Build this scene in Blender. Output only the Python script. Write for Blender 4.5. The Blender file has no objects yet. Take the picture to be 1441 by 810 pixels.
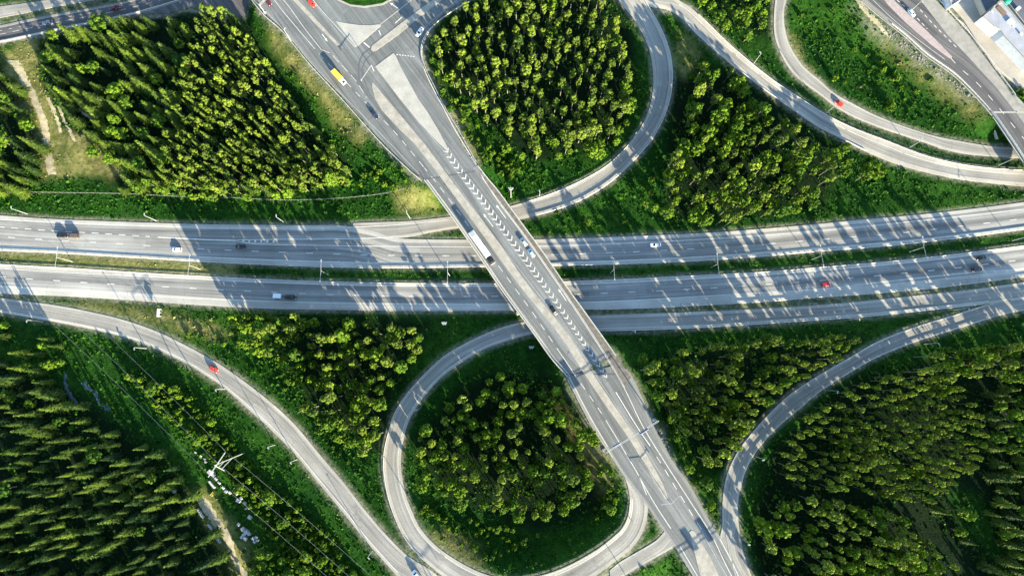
import bpy, math, random
import numpy as np
from mathutils import Vector, Matrix
from mathutils.geometry import tessellate_polygon

random.seed(11)
rng = np.random.default_rng(11)
SC = bpy.context.scene
COL = SC.collection
R_ = math.radians

# ------------------------------------------------------------------ camera, sky, sun, exposure
H_CAM, TILT, FOC = 290.0, R_(7.3), 24.0
FPX, CX, CY = 1441.0 * FOC / 36.0, 720.5, 405.0
cam = bpy.data.cameras.new("camera")
cam.lens, cam.sensor_width, cam.clip_start, cam.clip_end = FOC, 36.0, 1.0, 6000.0
cam_o = bpy.data.objects.new("camera", cam)
cam_o.location, cam_o.rotation_euler = (0, 0, H_CAM), (TILT, 0, 0)
COL.objects.link(cam_o)
SC.camera = cam_o

ELEV, AZX, AZY = R_(15.0), 0.545, -0.838
SUN_DIR = Vector((AZX * math.cos(ELEV), AZY * math.cos(ELEV), math.sin(ELEV))).normalized()
world = bpy.data.worlds.new("World")
SC.world = world
world.use_nodes = True
wn = world.node_tree
bg = wn.nodes["Background"]
sky = wn.nodes.new("ShaderNodeTexSky")
sky.sky_type = 'NISHITA'
sky.sun_disc = False
sky.sun_elevation = ELEV
sky.sun_rotation = math.atan2(AZX, AZY)
sky.altitude = 100.0
wn.links.new(sky.outputs[0], bg.inputs[0])
sky.ozone_density = 2.0
sky.dust_density = 0.2
bg.inputs[1].default_value = 0.125
sun = bpy.data.lights.new("sun", 'SUN')
sun.energy, sun.angle, sun.color = 5.0, R_(0.5), (1.0, 0.90, 0.70)
sun_o = bpy.data.objects.new("sun", sun)
sun_o.rotation_euler = SUN_DIR.to_track_quat('Z', 'Y').to_euler()
sun_o.location = (200, -300, 200)
COL.objects.link(sun_o)
vs = SC.view_settings
SC.display_settings.display_device = 'sRGB'
vs.view_transform, vs.look, vs.exposure, vs.gamma, vs.use_curve_mapping = 'Standard', 'None', 2.3, 1.0, False
try:
    SC.cycles.max_bounces, SC.cycles.diffuse_bounces, SC.cycles.glossy_bounces = 5, 3, 2
    SC.cycles.transmission_bounces, SC.cycles.transparent_max_bounces = 2, 4
    SC.cycles.use_denoising = True
except Exception:
    pass

CT, ST = math.cos(TILT), math.sin(TILT)


def at(px, py, z=0.0):
    """the point at height z that the photograph shows at pixel (px, py)"""
    a, b = (px - CX) / FPX, -(py - CY) / FPX
    d = (a, b * CT + ST, b * ST - CT)
    t = (z - H_CAM) / d[2]
    return Vector((d[0] * t, d[1] * t, z))


def to_px(x, y, z):
    z = z - H_CAM
    yc, zc = y * CT + z * ST, -y * ST + z * CT
    return CX + FPX * x / -zc, CY - FPX * yc / -zc


# ------------------------------------------------------------------ materials
MATS = {}


def principled(name, col, rough=0.8, metal=0.0, emit=None):
    m = bpy.data.materials.new(name)
    m.use_nodes = True
    b = m.node_tree.nodes["Principled BSDF"]
    b.inputs["Base Color"].default_value = (*col, 1)
    b.inputs["Roughness"].default_value = rough
    b.inputs["Metallic"].default_value = metal
    b.inputs["Specular IOR Level"].default_value = 0.3
    MATS[name] = m
    return m, m.node_tree, b


def noise_mix(nt, coord, scale, c1, c2, lo=0.35, hi=0.65, detail=4.0, vec_scale=None):
    n = nt.nodes.new("ShaderNodeTexNoise")
    n.inputs["Scale"].default_value = scale
    n.inputs["Detail"].default_value = detail
    if vec_scale:
        mp = nt.nodes.new("ShaderNodeMapping")
        mp.inputs["Scale"].default_value = vec_scale
        nt.links.new(coord, mp.inputs[0])
        nt.links.new(mp.outputs[0], n.inputs["Vector"])
    else:
        nt.links.new(coord, n.inputs["Vector"])
    mr = nt.nodes.new("ShaderNodeMapRange")
    mr.inputs[1].default_value, mr.inputs[2].default_value = lo, hi
    nt.links.new(n.outputs[0], mr.inputs[0])
    return mix(nt, mr.outputs[0], c1, c2), mr.outputs[0]


def mix(nt, fac, c1, c2, mode='MIX'):
    x = nt.nodes.new("ShaderNodeMix")
    x.data_type, x.blend_type = 'RGBA', mode
    if isinstance(fac, (int, float)):
        x.inputs[0].default_value = fac
    else:
        nt.links.new(fac, x.inputs[0])
    for i, c in ((6, c1), (7, c2)):
        if isinstance(c, tuple):
            x.inputs[i].default_value = (*c, 1)
        else:
            nt.links.new(c, x.inputs[i])
    return x.outputs[2]


def geo_pos(nt):
    return nt.nodes.new("ShaderNodeNewGeometry").outputs["Position"]


def attr(nt, name, out=2):
    a = nt.nodes.new("ShaderNodeAttribute")
    a.attribute_name = name
    return a.outputs[out]


def bump(nt, b, h, strength, dist):
    bp = nt.nodes.new("ShaderNodeBump")
    bp.inputs["Strength"].default_value, bp.inputs["Distance"].default_value = strength, dist
    nt.links.new(h, bp.inputs["Height"])
    nt.links.new(bp.outputs[0], b.inputs["Normal"])


def noise(nt, coord, scale, detail=5.0, rough=0.6):
    n = nt.nodes.new("ShaderNodeTexNoise")
    n.inputs["Scale"].default_value, n.inputs["Detail"].default_value, n.inputs["Roughness"].default_value = scale, detail, rough
    nt.links.new(coord, n.inputs["Vector"])
    return n.outputs[0]


def asphalt(name, lane, lane2, shoulder):
    """UV x runs across the road in metres, UV y along it; attribute 'shoulder' marks the dusty edge outside the lines"""
    m, nt, b = principled(name, lane, 0.85)
    uv = nt.nodes.new("ShaderNodeUVMap").outputs[0]
    pos = geo_pos(nt)
    c, _ = noise_mix(nt, uv, 1.0, lane, lane2, 0.36, 0.64, 3.0, (0.42, 0.008, 1))
    c2, _ = noise_mix(nt, uv, 1.0, (0.70,) * 3, (1.14,) * 3, 0.32, 0.68, 5.0, (1.3, 0.02, 1))
    c = mix(nt, 1.0, c, c2, 'MULTIPLY')
    c = mix(nt, attr(nt, "shoulder"), c, shoulder)
    p, _ = noise_mix(nt, pos, 0.09, (0.86,) * 3, (1.14,) * 3, 0.3, 0.7, 6.0)
    c = mix(nt, 1.0, c, p, 'MULTIPLY')
    g, _ = noise_mix(nt, pos, 2.2, (0.88,) * 3, (1.1,) * 3, 0.3, 0.7, 6.0)
    c = mix(nt, 1.0, c, g, 'MULTIPLY')
    # sealed cracks and patch edges
    v = nt.nodes.new("ShaderNodeTexVoronoi")
    v.feature = 'DISTANCE_TO_EDGE'
    v.inputs["Scale"].default_value = 0.045
    wv = nt.nodes.new("ShaderNodeVectorMath")
    wv.operation = 'ADD'
    nn = nt.nodes.new("ShaderNodeTexNoise")
    nn.inputs["Scale"].default_value = 0.25
    nn.inputs["Detail"].default_value = 4
    nt.links.new(pos, nn.inputs["Vector"])
    sc = nt.nodes.new("ShaderNodeVectorMath")
    sc.operation = 'SCALE'
    sc.inputs["Scale"].default_value = 5.0
    nt.links.new(nn.outputs[1], sc.inputs[0])
    nt.links.new(pos, wv.inputs[0])
    nt.links.new(sc.outputs[0], wv.inputs[1])
    nt.links.new(wv.outputs[0], v.inputs["Vector"])
    mr = nt.nodes.new("ShaderNodeMapRange")
    mr.inputs[1].default_value, mr.inputs[2].default_value = 0.001, 0.005
    nt.links.new(v.outputs["Distance"], mr.inputs[0])
    # resurfaced lengths and repaired rectangles
    v2 = nt.nodes.new("ShaderNodeTexVoronoi")
    v2.distance = 'CHEBYCHEV'
    v2.inputs["Scale"].default_value = 1.0
    mp2 = nt.nodes.new("ShaderNodeMapping")
    mp2.inputs["Scale"].default_value = (0.22, 0.016, 1)
    nt.links.new(uv, mp2.inputs[0])
    nt.links.new(mp2.outputs[0], v2.inputs["Vector"])
    sp = nt.nodes.new("ShaderNodeSeparateColor")
    nt.links.new(v2.outputs["Color"], sp.inputs[0])
    c = mix(nt, 1.0, c, mix(nt, sp.outputs[0], (0.84,) * 3, (1.1,) * 3), 'MULTIPLY')
    c = mix(nt, mr.outputs[0], mix(nt, 0.32, c, (0.04, 0.04, 0.043)), c)
    nt.links.new(c, b.inputs["Base Color"])
    return m


asphalt("asphalt_motorway", (0.154, 0.150, 0.136), (0.294, 0.280, 0.245), (0.345, 0.322, 0.273))
asphalt("asphalt_ramp", (0.221, 0.206, 0.174), (0.294, 0.272, 0.227), (0.330, 0.299, 0.238))
asphalt("asphalt_bridge", (0.118, 0.121, 0.112), (0.165, 0.167, 0.154), (0.198, 0.194, 0.172))
asphalt("asphalt_dark", (0.077, 0.072, 0.069), (0.118, 0.109, 0.099), (0.196, 0.178, 0.150))


def speckled(name, c1, c2, scale=0.6, rough=0.9, bumpy=0.0, fine=3.0):
    m, nt, b = principled(name, c1, rough)
    pos = geo_pos(nt)
    c, f = noise_mix(nt, pos, scale, c1, c2, 0.3, 0.7, 6.0)
    g, _ = noise_mix(nt, pos, fine, (0.85,) * 3, (1.15,) * 3, 0.3, 0.7, 4.0)
    c = mix(nt, 1.0, c, g, 'MULTIPLY')
    nt.links.new(c, b.inputs["Base Color"])
    if bumpy:
        bump(nt, b, noise(nt, pos, fine), 0.6, bumpy)
    return m


speckled("concrete_pale", (0.278, 0.262, 0.220), (0.350, 0.329, 0.275), 0.25)
speckled("concrete_median", (0.227, 0.206, 0.163), (0.330, 0.305, 0.246), 0.5)
speckled("concrete_walkway", (0.088, 0.079, 0.064), (0.165, 0.148, 0.119), 0.7)
speckled("concrete_grey", (0.196, 0.183, 0.154), (0.278, 0.257, 0.216), 0.4)
speckled("paving_pink", (0.27, 0.215, 0.19), (0.34, 0.275, 0.245), 0.8)
speckled("yard_gravel", (0.27, 0.24, 0.19), (0.35, 0.315, 0.26), 0.15, bumpy=0.03)
speckled("bare_soil", (0.22, 0.185, 0.105), (0.37, 0.32, 0.20), 0.5, bumpy=0.12)
speckled("stone_pale", (0.22, 0.215, 0.20), (0.40, 0.39, 0.365), 0.8, bumpy=0.12)
speckled("stone_grey", (0.11, 0.105, 0.09), (0.24, 0.22, 0.185), 0.8, bumpy=0.08)
speckled("paint_white", (0.412, 0.396, 0.348), (0.577, 0.554, 0.484), 1.2, 0.7)
speckled("paint_worn", (0.258, 0.247, 0.217), (0.391, 0.376, 0.330), 1.2, 0.7)
speckled("steel_galvanised", (0.433, 0.426, 0.387), (0.567, 0.554, 0.502), 1.5, 0.45)
speckled("steel_lamp", (0.25, 0.255, 0.245), (0.34, 0.34, 0.325), 1.5, 0.5)
speckled("steel_dark", (0.05, 0.05, 0.055), (0.09, 0.09, 0.095), 1.5, 0.5)
speckled("roof_grey", (0.23, 0.235, 0.25), (0.31, 0.315, 0.33), 0.25)
speckled("roof_dark", (0.06, 0.063, 0.075), (0.095, 0.10, 0.115), 0.25)
speckled("wall_white", (0.52, 0.51, 0.48), (0.62, 0.61, 0.58), 0.5)
speckled("wall_beige", (0.40, 0.36, 0.29), (0.50, 0.45, 0.37), 0.5)
speckled("bark", (0.13, 0.10, 0.075), (0.24, 0.20, 0.155), 2.0)
speckled("bark_pale", (0.11, 0.095, 0.075), (0.20, 0.175, 0.145), 2.0)
speckled("timber_brown", (0.12, 0.075, 0.045), (0.2, 0.13, 0.08), 2.0)
principled("glass_dark", (0.012, 0.016, 0.02), 0.12)
principled("rubber", (0.012, 0.012, 0.012), 0.85)
principled("lamp_glass", (0.75, 0.75, 0.72), 0.3)
principled("tail_red", (0.35, 0.01, 0.01), 0.4)
principled("sign_blue", (0.02, 0.06, 0.22), 0.5)
principled("sign_white", (0.42, 0.42, 0.41), 0.5)
principled("tank_green", (0.01, 0.22, 0.13), 0.6)
principled("water_stream", (0.05, 0.075, 0.085), 0.4)
principled("wire_grey", (0.22, 0.235, 0.22), 0.5)
for nm, c in (("white", (0.72, 0.72, 0.71)), ("black", (0.008, 0.008, 0.009)), ("red", (0.42, 0.012, 0.012)), ("orange_red", (0.55, 0.035, 0.012)), ("silver", (0.36, 0.37, 0.37)),
              ("navy", (0.012, 0.02, 0.045)), ("graphite", (0.035, 0.037, 0.04)), ("pale_blue", (0.36, 0.44, 0.50)), ("yellow", (0.72, 0.50, 0.05)), ("maroon", (0.09, 0.008, 0.012)),
              ("bronze", (0.09, 0.07, 0.045)), ("grey", (0.17, 0.175, 0.18))):
    m_, nt_, b_ = principled("car_paint_" + nm, c, 0.28)
    b_.inputs["Coat Weight"].default_value = 0.4
    b_.inputs["Specular IOR Level"].default_value = 0.5


def leafy(name, dark, light, by_object=True):
    """tint 0..1 comes from the object's colour (single trees) or the 'tint' attribute (massed trees)"""
    m, nt, b = principled(name, dark, 0.7)
    b.inputs["Specular IOR Level"].default_value = 0.12
    if by_object:
        s = nt.nodes.new("ShaderNodeSeparateColor")
        nt.links.new(nt.nodes.new("ShaderNodeObjectInfo").outputs["Color"], s.inputs[0])
        t = s.outputs[0]
    else:
        t = attr(nt, "tint")
    c = mix(nt, t, dark, light)
    pos = geo_pos(nt)
    g, _ = noise_mix(nt, pos, 0.9, (0.60, 0.66, 0.6), (1.25, 1.28, 1.2), 0.32, 0.68, 3.0)
    c = mix(nt, 1.0, c, g, 'MULTIPLY')
    nt.links.new(c, b.inputs["Base Color"])
    tr = nt.nodes.new("ShaderNodeBsdfTranslucent")
    nt.links.new(mix(nt, 1.0, c, (1.1, 1.2, 0.5), 'MULTIPLY'), tr.inputs[0])
    ms = nt.nodes.new("ShaderNodeMixShader")
    ms.inputs[0].default_value = 0.12
    out = nt.nodes["Material Output"]
    nt.links.new(b.outputs[0], ms.inputs[1])
    nt.links.new(tr.outputs[0], ms.inputs[2])
    nt.links.new(ms.outputs[0], out.inputs[0])
    return m


LEAF = {"spruce": ((0.012, 0.032, 0.007), (0.106, 0.150, 0.014)), "pine": ((0.026, 0.056, 0.009), (0.150, 0.198, 0.019)),
        "deciduous": ((0.015, 0.055, 0.006), (0.120, 0.192, 0.011)), "shrub": ((0.013, 0.050, 0.005), (0.102, 0.168, 0.009))}
for k, (d, l) in LEAF.items():
    leafy("leaf_" + k, d, l)
    leafy("leaf_mass_" + k, d, l, False)
leafy("leaf_meadow", (0.006, 0.042, 0.003), (0.048, 0.124, 0.005), False)
leafy("leaf_dry", (0.095, 0.105, 0.018), (0.27, 0.23, 0.08), False)


def ground_material():
    m, nt, b = principled("ground", (0.03, 0.06, 0.01), 0.95)
    b.inputs["Specular IOR Level"].default_value = 0.05
    pos = geo_pos(nt)
    c, _ = noise_mix(nt, pos, 0.035, (0.005, 0.030, 0.003), (0.016, 0.056, 0.005), 0.35, 0.65, 6.0)
    c2, _ = noise_mix(nt, pos, 0.35, (0.55, 0.62, 0.55), (1.45, 1.3, 1.4), 0.3, 0.7, 6.0)
    c = mix(nt, 1.0, c, c2, 'MULTIPLY')
    c3, _ = noise_mix(nt, pos, 1.6, (0.55, 0.6, 0.5), (1.5, 1.4, 1.5), 0.3, 0.7, 5.0)
    c = mix(nt, 1.0, c, c3, 'MULTIPLY')
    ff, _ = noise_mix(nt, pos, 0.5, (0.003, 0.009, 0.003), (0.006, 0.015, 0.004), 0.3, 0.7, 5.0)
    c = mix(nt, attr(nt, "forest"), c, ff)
    dry, _ = noise_mix(nt, pos, 0.6, (0.08, 0.095, 0.016), (0.22, 0.19, 0.075), 0.3, 0.7, 6.0)
    n1 = noise(nt, pos, 0.16)
    mu = nt.nodes.new("ShaderNodeMath")
    mu.operation = 'MULTIPLY_ADD'
    mu.use_clamp = True
    nt.links.new(n1, mu.inputs[0])
    mu.inputs[1].default_value = 2.6
    mu.inputs[2].default_value = -0.5
    m2 = nt.nodes.new("ShaderNodeMath")
    m2.operation = 'MULTIPLY'
    nt.links.new(mu.outputs[0], m2.inputs[0])
    nt.links.new(attr(nt, "dry"), m2.inputs[1])
    c = mix(nt, m2.outputs[0], c, dry)
    gr, _ = noise_mix(nt, pos, 1.2, (0.16, 0.145, 0.10), (0.32, 0.285, 0.21), 0.3, 0.7, 6.0)
    n2 = noise(nt, pos, 0.5)
    m3 = nt.nodes.new("ShaderNodeMath")
    m3.operation = 'MULTIPLY_ADD'
    m3.use_clamp = True
    nt.links.new(n2, m3.inputs[0])
    m3.inputs[1].default_value = 2.2
    m3.inputs[2].default_value = -0.5
    m4 = nt.nodes.new("ShaderNodeMath")
    m4.operation = 'MULTIPLY'
    nt.links.new(m3.outputs[0], m4.inputs[0])
    nt.links.new(attr(nt, "gravel"), m4.inputs[1])
    c = mix(nt, m4.outputs[0], c, gr)
    nt.links.new(c, b.inputs["Base Color"])
    bump(nt, b, noise(nt, pos, 0.9, 6.0, 0.7), 0.8, 0.5)
    return m


ground_material()


# ------------------------------------------------------------------ mesh helpers
def link_mesh(name, verts, faces, mat, parent=None, smooth=False):
    me = bpy.data.meshes.new(name)
    me.from_pydata([tuple(v) for v in verts], [], faces)
    me.materials.append(MATS[mat])
    if smooth:
        me.polygons.foreach_set("use_smooth", [True] * len(me.polygons))
    o = bpy.data.objects.new(name, me)
    COL.objects.link(o)
    if parent:
        o.parent = parent
    return o


class MB:
    def __init__(s):
        s.v, s.f = [], []

    def box(s, c, d, rz=0.0):
        """box of size d centred at c, turned by rz"""
        n = len(s.v)
        cs, sn = math.cos(rz), math.sin(rz)
        for dz in (-.5, .5):
            for dx, dy in ((-.5, -.5), (.5, -.5), (.5, .5), (-.5, .5)):
                x, y = dx * d[0], dy * d[1]
                s.v.append((c[0] + x * cs - y * sn, c[1] + x * sn + y * cs, c[2] + dz * d[2]))
        s.f += [(n + 3, n + 2, n + 1, n), (n + 4, n + 5, n + 6, n + 7)] + [(n + i, n + (i + 1) % 4, n + 4 + (i + 1) % 4, n + 4 + i) for i in range(4)]
        return s

    def bar(s, p, q, w, h=None, w2=None, h2=None):
        """square bar from p to q, w wide and h deep, w2/h2 at its far end"""
        h = h or w
        w2, h2 = w2 or w, h2 or h
        p, q = Vector(p), Vector(q)
        d = (q - p).normalized()
        up = Vector((0, 0, 1)) if abs(d.z) < 0.95 else Vector((1, 0, 0))
        a = d.cross(up).normalized()
        b = a.cross(d).normalized()
        n = len(s.v)
        for o, ww, hh in ((p, w, h), (q, w2, h2)):
            for i, j in ((-.5, -.5), (.5, -.5), (.5, .5), (-.5, .5)):
                s.v.append(tuple(o + a * (i * ww) + b * (j * hh)))
        s.f += [(n, n + 1, n + 2, n + 3), (n + 7, n + 6, n + 5, n + 4)] + [(n + i, n + 4 + i, n + 4 + (i + 1) % 4, n + (i + 1) % 4) for i in range(4)]
        return s

    def tube(s, pts, rad, k=8):
        """tube along pts; rad a number or one per point"""
        pts = [Vector(p) for p in pts]
        rad = [rad] * len(pts) if isinstance(rad, (int, float)) else rad
        n = len(s.v)
        for i, p in enumerate(pts):
            d = (pts[min(i + 1, len(pts) - 1)] - pts[max(i - 1, 0)]).normalized()
            up = Vector((0, 0, 1)) if abs(d.z) < 0.95 else Vector((1, 0, 0))
            a = d.cross(up).normalized()
            b = a.cross(d).normalized()
            for j in range(k):
                t = 2 * math.pi * j / k
                s.v.append(tuple(p + (a * math.cos(t) + b * math.sin(t)) * rad[i]))
        for i in range(len(pts) - 1):
            for j in range(k):
                s.f.append((n + i * k + j, n + i * k + (j + 1) % k, n + (i + 1) * k + (j + 1) % k, n + (i + 1) * k + j))
        s.f += [tuple(n + j for j in range(k))[::-1], tuple(n + (len(pts) - 1) * k + j for j in range(k))]
        return s

    def prism(s, poly, z0, z1, inset=0.0):
        """upright prism over a 2-D outline; the top may be inset for a softened edge"""
        k = len(poly)
        ar = sum(poly[i][0] * poly[(i + 1) % k][1] - poly[(i + 1) % k][0] * poly[i][1] for i in range(k))
        if ar < 0:
            poly = poly[::-1]
        n = len(s.v)
        s.v += [(p[0], p[1], z0) for p in poly] + [(p[0], p[1], z1) for p in poly]
        tris = tessellate_polygon([[Vector((p[0], p[1], 0)) for p in poly]])
        for t in tris:
            a, b, c = t
            A, B, Cc = poly[a], poly[b], poly[c]
            if (B[0] - A[0]) * (Cc[1] - A[1]) - (B[1] - A[1]) * (Cc[0] - A[0]) < 0:
                b, c = c, b
            s.f += [(n + k + a, n + k + b, n + k + c), (n + c, n + b, n + a)]
        for i in range(k):
            j = (i + 1) % k
            s.f.append((n + i, n + j, n + k + j, n + k + i))
        return s

    def loft(s, rings):
        """closed rings of equal length, capped"""
        k, n = len(rings[0]), len(s.v)
        for r in rings:
            s.v += [tuple(p) for p in r]
        for i in range(len(rings) - 1):
            for j in range(k):
                s.f.append((n + i * k + j, n + i * k + (j + 1) % k, n + (i + 1) * k + (j + 1) % k, n + (i + 1) * k + j))
        s.f += [tuple(n + j for j in range(k))[::-1], tuple(n + (len(rings) - 1) * k + j for j in range(k))]
        return s

    def sweep(s, pts, prof):
        """sweep a (side, up) profile along 3-D points, level"""
        pts = [Vector(p) for p in pts]
        k, n = len(prof), len(s.v)
        for i, p in enumerate(pts):
            d = pts[min(i + 1, len(pts) - 1)] - pts[max(i - 1, 0)]
            d.z = 0
            d.normalize()
            a = Vector((-d.y, d.x, 0))
            for u, v in prof:
                s.v.append(tuple(p + a * u + Vector((0, 0, v))))
        for i in range(len(pts) - 1):
            for j in range(k):
                s.f.append((n + i * k + j, n + (i + 1) * k + j, n + (i + 1) * k + (j + 1) % k, n + i * k + (j + 1) % k))
        s.f += [tuple(n + j for j in range(k)), tuple(n + (len(pts) - 1) * k + j for j in range(k))[::-1]]
        return s

    def build(s, name, mat, parent=None, smooth=False):
        return link_mesh(name, s.v, s.f, mat, parent, smooth)


def thing(name, label, cat, loc=(0, 0, 0), rz=0.0, group=None):
    o = bpy.data.objects.new(name, None)
    o.empty_display_size = 0.5
    COL.objects.link(o)
    o.location, o.rotation_euler = loc, (0, 0, rz)
    o["label"], o["category"] = label, cat
    if group:
        o["group"] = group
    return o


def tag(o, label, cat, group=None):
    o["label"], o["category"] = label, cat
    if group:
        o["group"] = group
    return o


def structure(o):
    o["kind"] = "structure"
    return o


def stuff(o, label, cat):
    o["kind"], o["label"], o["category"] = "stuff", label, cat
    return o


def spline(pts, n_per=8):
    """Catmull-Rom through points of any dimension"""
    P = np.array(pts, float)
    P = np.vstack([2 * P[0] - P[1], P, 2 * P[-1] - P[-2]])
    out = []
    for i in range(1, len(P) - 2):
        p0, p1, p2, p3 = P[i - 1:i + 3]
        # centripetal-like guard for uneven spacing
        d1 = max(np.linalg.norm(p2[:2] - p1[:2]), 1e-6)
        m1 = (p2 - p0) * (d1 / max(np.linalg.norm(p2[:2] - p1[:2]) + np.linalg.norm(p1[:2] - p0[:2]), 1e-6))
        m2 = (p3 - p1) * (d1 / max(np.linalg.norm(p3[:2] - p2[:2]) + np.linalg.norm(p2[:2] - p1[:2]), 1e-6))
        for t in np.linspace(0, 1, n_per, endpoint=False):
            out.append((2 * t**3 - 3 * t**2 + 1) * p1 + (t**3 - 2 * t**2 + t) * m1 + (-2 * t**3 + 3 * t**2) * p2 + (t**3 - t**2) * m2)
    out.append(P[-2])
    return np.array(out)


def resample(P, step):
    d = np.r_[0, np.cumsum(np.linalg.norm(np.diff(P[:, :2], axis=0), axis=1))]
    n = max(2, int(round(d[-1] / step)) + 1)
    s = np.linspace(0, d[-1], n)
    return np.stack([np.interp(s, d, P[:, j]) for j in range(P.shape[1])], 1)


def in_poly(x, y, poly):
    x, y = np.asarray(x, float), np.asarray(y, float)
    r = np.zeros(x.shape, bool)
    k = len(poly)
    for i in range(k):
        (x1, y1), (x2, y2) = poly[i], poly[(i + 1) % k]
        c = ((y1 > y) != (y2 > y)) & (x < (x2 - x1) * (y - y1) / ((y2 - y1) if y2 != y1 else 1e-9) + x1)
        r ^= c
    return r


# ------------------------------------------------------------------ roads
def at_arr(p, z):
    a, b = (p[:, 0] - CX) / FPX, -(p[:, 1] - CY) / FPX
    d1, d2 = b * CT + ST, b * ST - CT
    t = (z - H_CAM) / d2
    return np.stack([a * t, d1 * t, np.broadcast_to(z, t.shape)], 1)


ROADS = []


class Road:
    """a road surface between two edges traced on the photograph, lying at height z"""

    def __init__(s, name, L, R, z, mat, lift, sh=(0.0, 1.0), terrain=True, parent=None, skirt=0.35):
        s.name, s.lift = name, lift
        PL = resample(spline(L), 4.0)
        RD = resample(spline(R), 1.0)
        idx = np.array([np.argmin(((RD - p) ** 2).sum(1)) for p in PL])
        idx = np.maximum.accumulate(idx)
        idx[0], idx[-1] = 0, len(RD) - 1
        k = np.ones(5) / 5                                      # smooth the pairing
        fi = np.convolve(np.pad(idx.astype(float), 2, 'edge'), k, 'valid')
        PR = np.stack([np.interp(fi, np.arange(len(RD)), RD[:, j]) for j in (0, 1)], 1)
        s.PL, s.PR = PL, PR
        s.C = (PL + PR) / 2
        n = len(PL)
        cl = np.r_[0, np.cumsum(np.linalg.norm(np.diff(s.C, axis=0), axis=1))]
        if isinstance(z, (int, float)):
            s.z = np.full(n, float(z))
        else:
            ks = sorted((cl[np.argmin(((s.C - np.array(p)) ** 2).sum(1))], zz) for p, zz in z)
            kx, kz = [a for a, _ in ks], [b for _, b in ks]
            s.z = np.interp(cl, kx, kz)
            w = min(15, n // 4)
            if w > 1:
                s.z = np.convolve(np.pad(s.z, (w, w), 'edge'), np.ones(2 * w + 1) / (2 * w + 1), 'valid')
        s.WL, s.WR = at_arr(PL, s.z), at_arr(PR, s.z)
        s.WC = (s.WL + s.WR) / 2
        s.hw = np.linalg.norm(s.WL - s.WR, axis=1) / 2
        s.len = np.r_[0, np.cumsum(np.linalg.norm(np.diff(s.WC, axis=0), axis=1))]
        s.terrain = terrain
        fl, fr = sh
        cols = [0.0] + ([max(fl - .012, .004), fl + .012] if fl > 0 else []) + [0.5] + ([fr - .012, min(fr + .012, .996)] if fr < 1 else []) + [1.0]
        shv = [1.0 if (f < fl or f > fr) else 0.0 for f in cols]
        V, F, UV, SH = [], [], [], []
        m = len(cols)
        for i in range(n):
            for f, q in zip(cols, shv):
                p = s.WL[i] * (1 - f) + s.WR[i] * f
                V.append((p[0], p[1], p[2] + lift))
                UV.append((f * 2 * s.hw[i], s.len[i]))
                SH.append(q)
        for i in range(n - 1):
            for j in range(m - 1):
                a = i * m + j
                F.append((a, a + 1, a + m + 1, a + m))
        nb = len(V)
        for i in range(n):                                        # the road's edge thickness
            for W in (s.WL, s.WR):
                V.append((W[i][0], W[i][1], W[i][2] + lift - skirt))
                UV.append((0, s.len[i]))
                SH.append(1.0)
        for i in range(n - 1):
            F.append((i * m, (i + 1) * m, nb + 2 * i + 2, nb + 2 * i))
            F.append((i * m + m - 1, nb + 2 * i + 1, nb + 2 * i + 3, (i + 1) * m + m - 1))
        a, b_, c_ = (np.array(V[F[0][q]]) for q in (0, 1, 2))
        if np.cross(b_ - a, c_ - a)[2] < 0:
            F = [t[::-1] for t in F]
        me = bpy.data.meshes.new(name)
        me.from_pydata(V, [], F)
        uvl = me.uv_layers.new(name="UVMap")
        li = np.zeros(len(me.loops), np.int32)
        me.loops.foreach_get("vertex_index", li)
        uvl.data.foreach_set("uv", np.array(UV, np.float32)[li].ravel())
        at_ = me.attributes.new("shoulder", 'FLOAT', 'POINT')
        at_.data.foreach_set("value", np.array(SH, np.float32))
        me.materials.append(MATS[mat])
        s.o = bpy.data.objects.new(name, me)
        COL.objects.link(s.o)
        if parent:
            s.o.parent = parent
        else:
            structure(s.o)
        ROADS.append(s)

    def px(s, f, a=None, b=None):
        """pixel polyline at fraction f across, between the samples nearest pixels a and b"""
        P = s.PL * (1 - f) + s.PR * f
        i = 0 if a is None else int(np.argmin(((s.C - np.array(a)) ** 2).sum(1)))
        j = len(P) - 1 if b is None else int(np.argmin(((s.C - np.array(b)) ** 2).sum(1)))
        return P[min(i, j):max(i, j) + 1]

    def zpx(s, p):
        return float(s.z[int(np.argmin(((s.C - np.array(p)) ** 2).sum(1)))]) + s.lift

    def world(s, P, up=0.0):
        """world points of a pixel polyline that lies on this road"""
        P = np.asarray(P, float)
        d = ((P[:, None, :] - s.C[None]) ** 2).sum(2)
        z = s.z[d.argmin(1)] + s.lift + up
        return at_arr(P, z)


def trim_frame(L):
    return L


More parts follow.
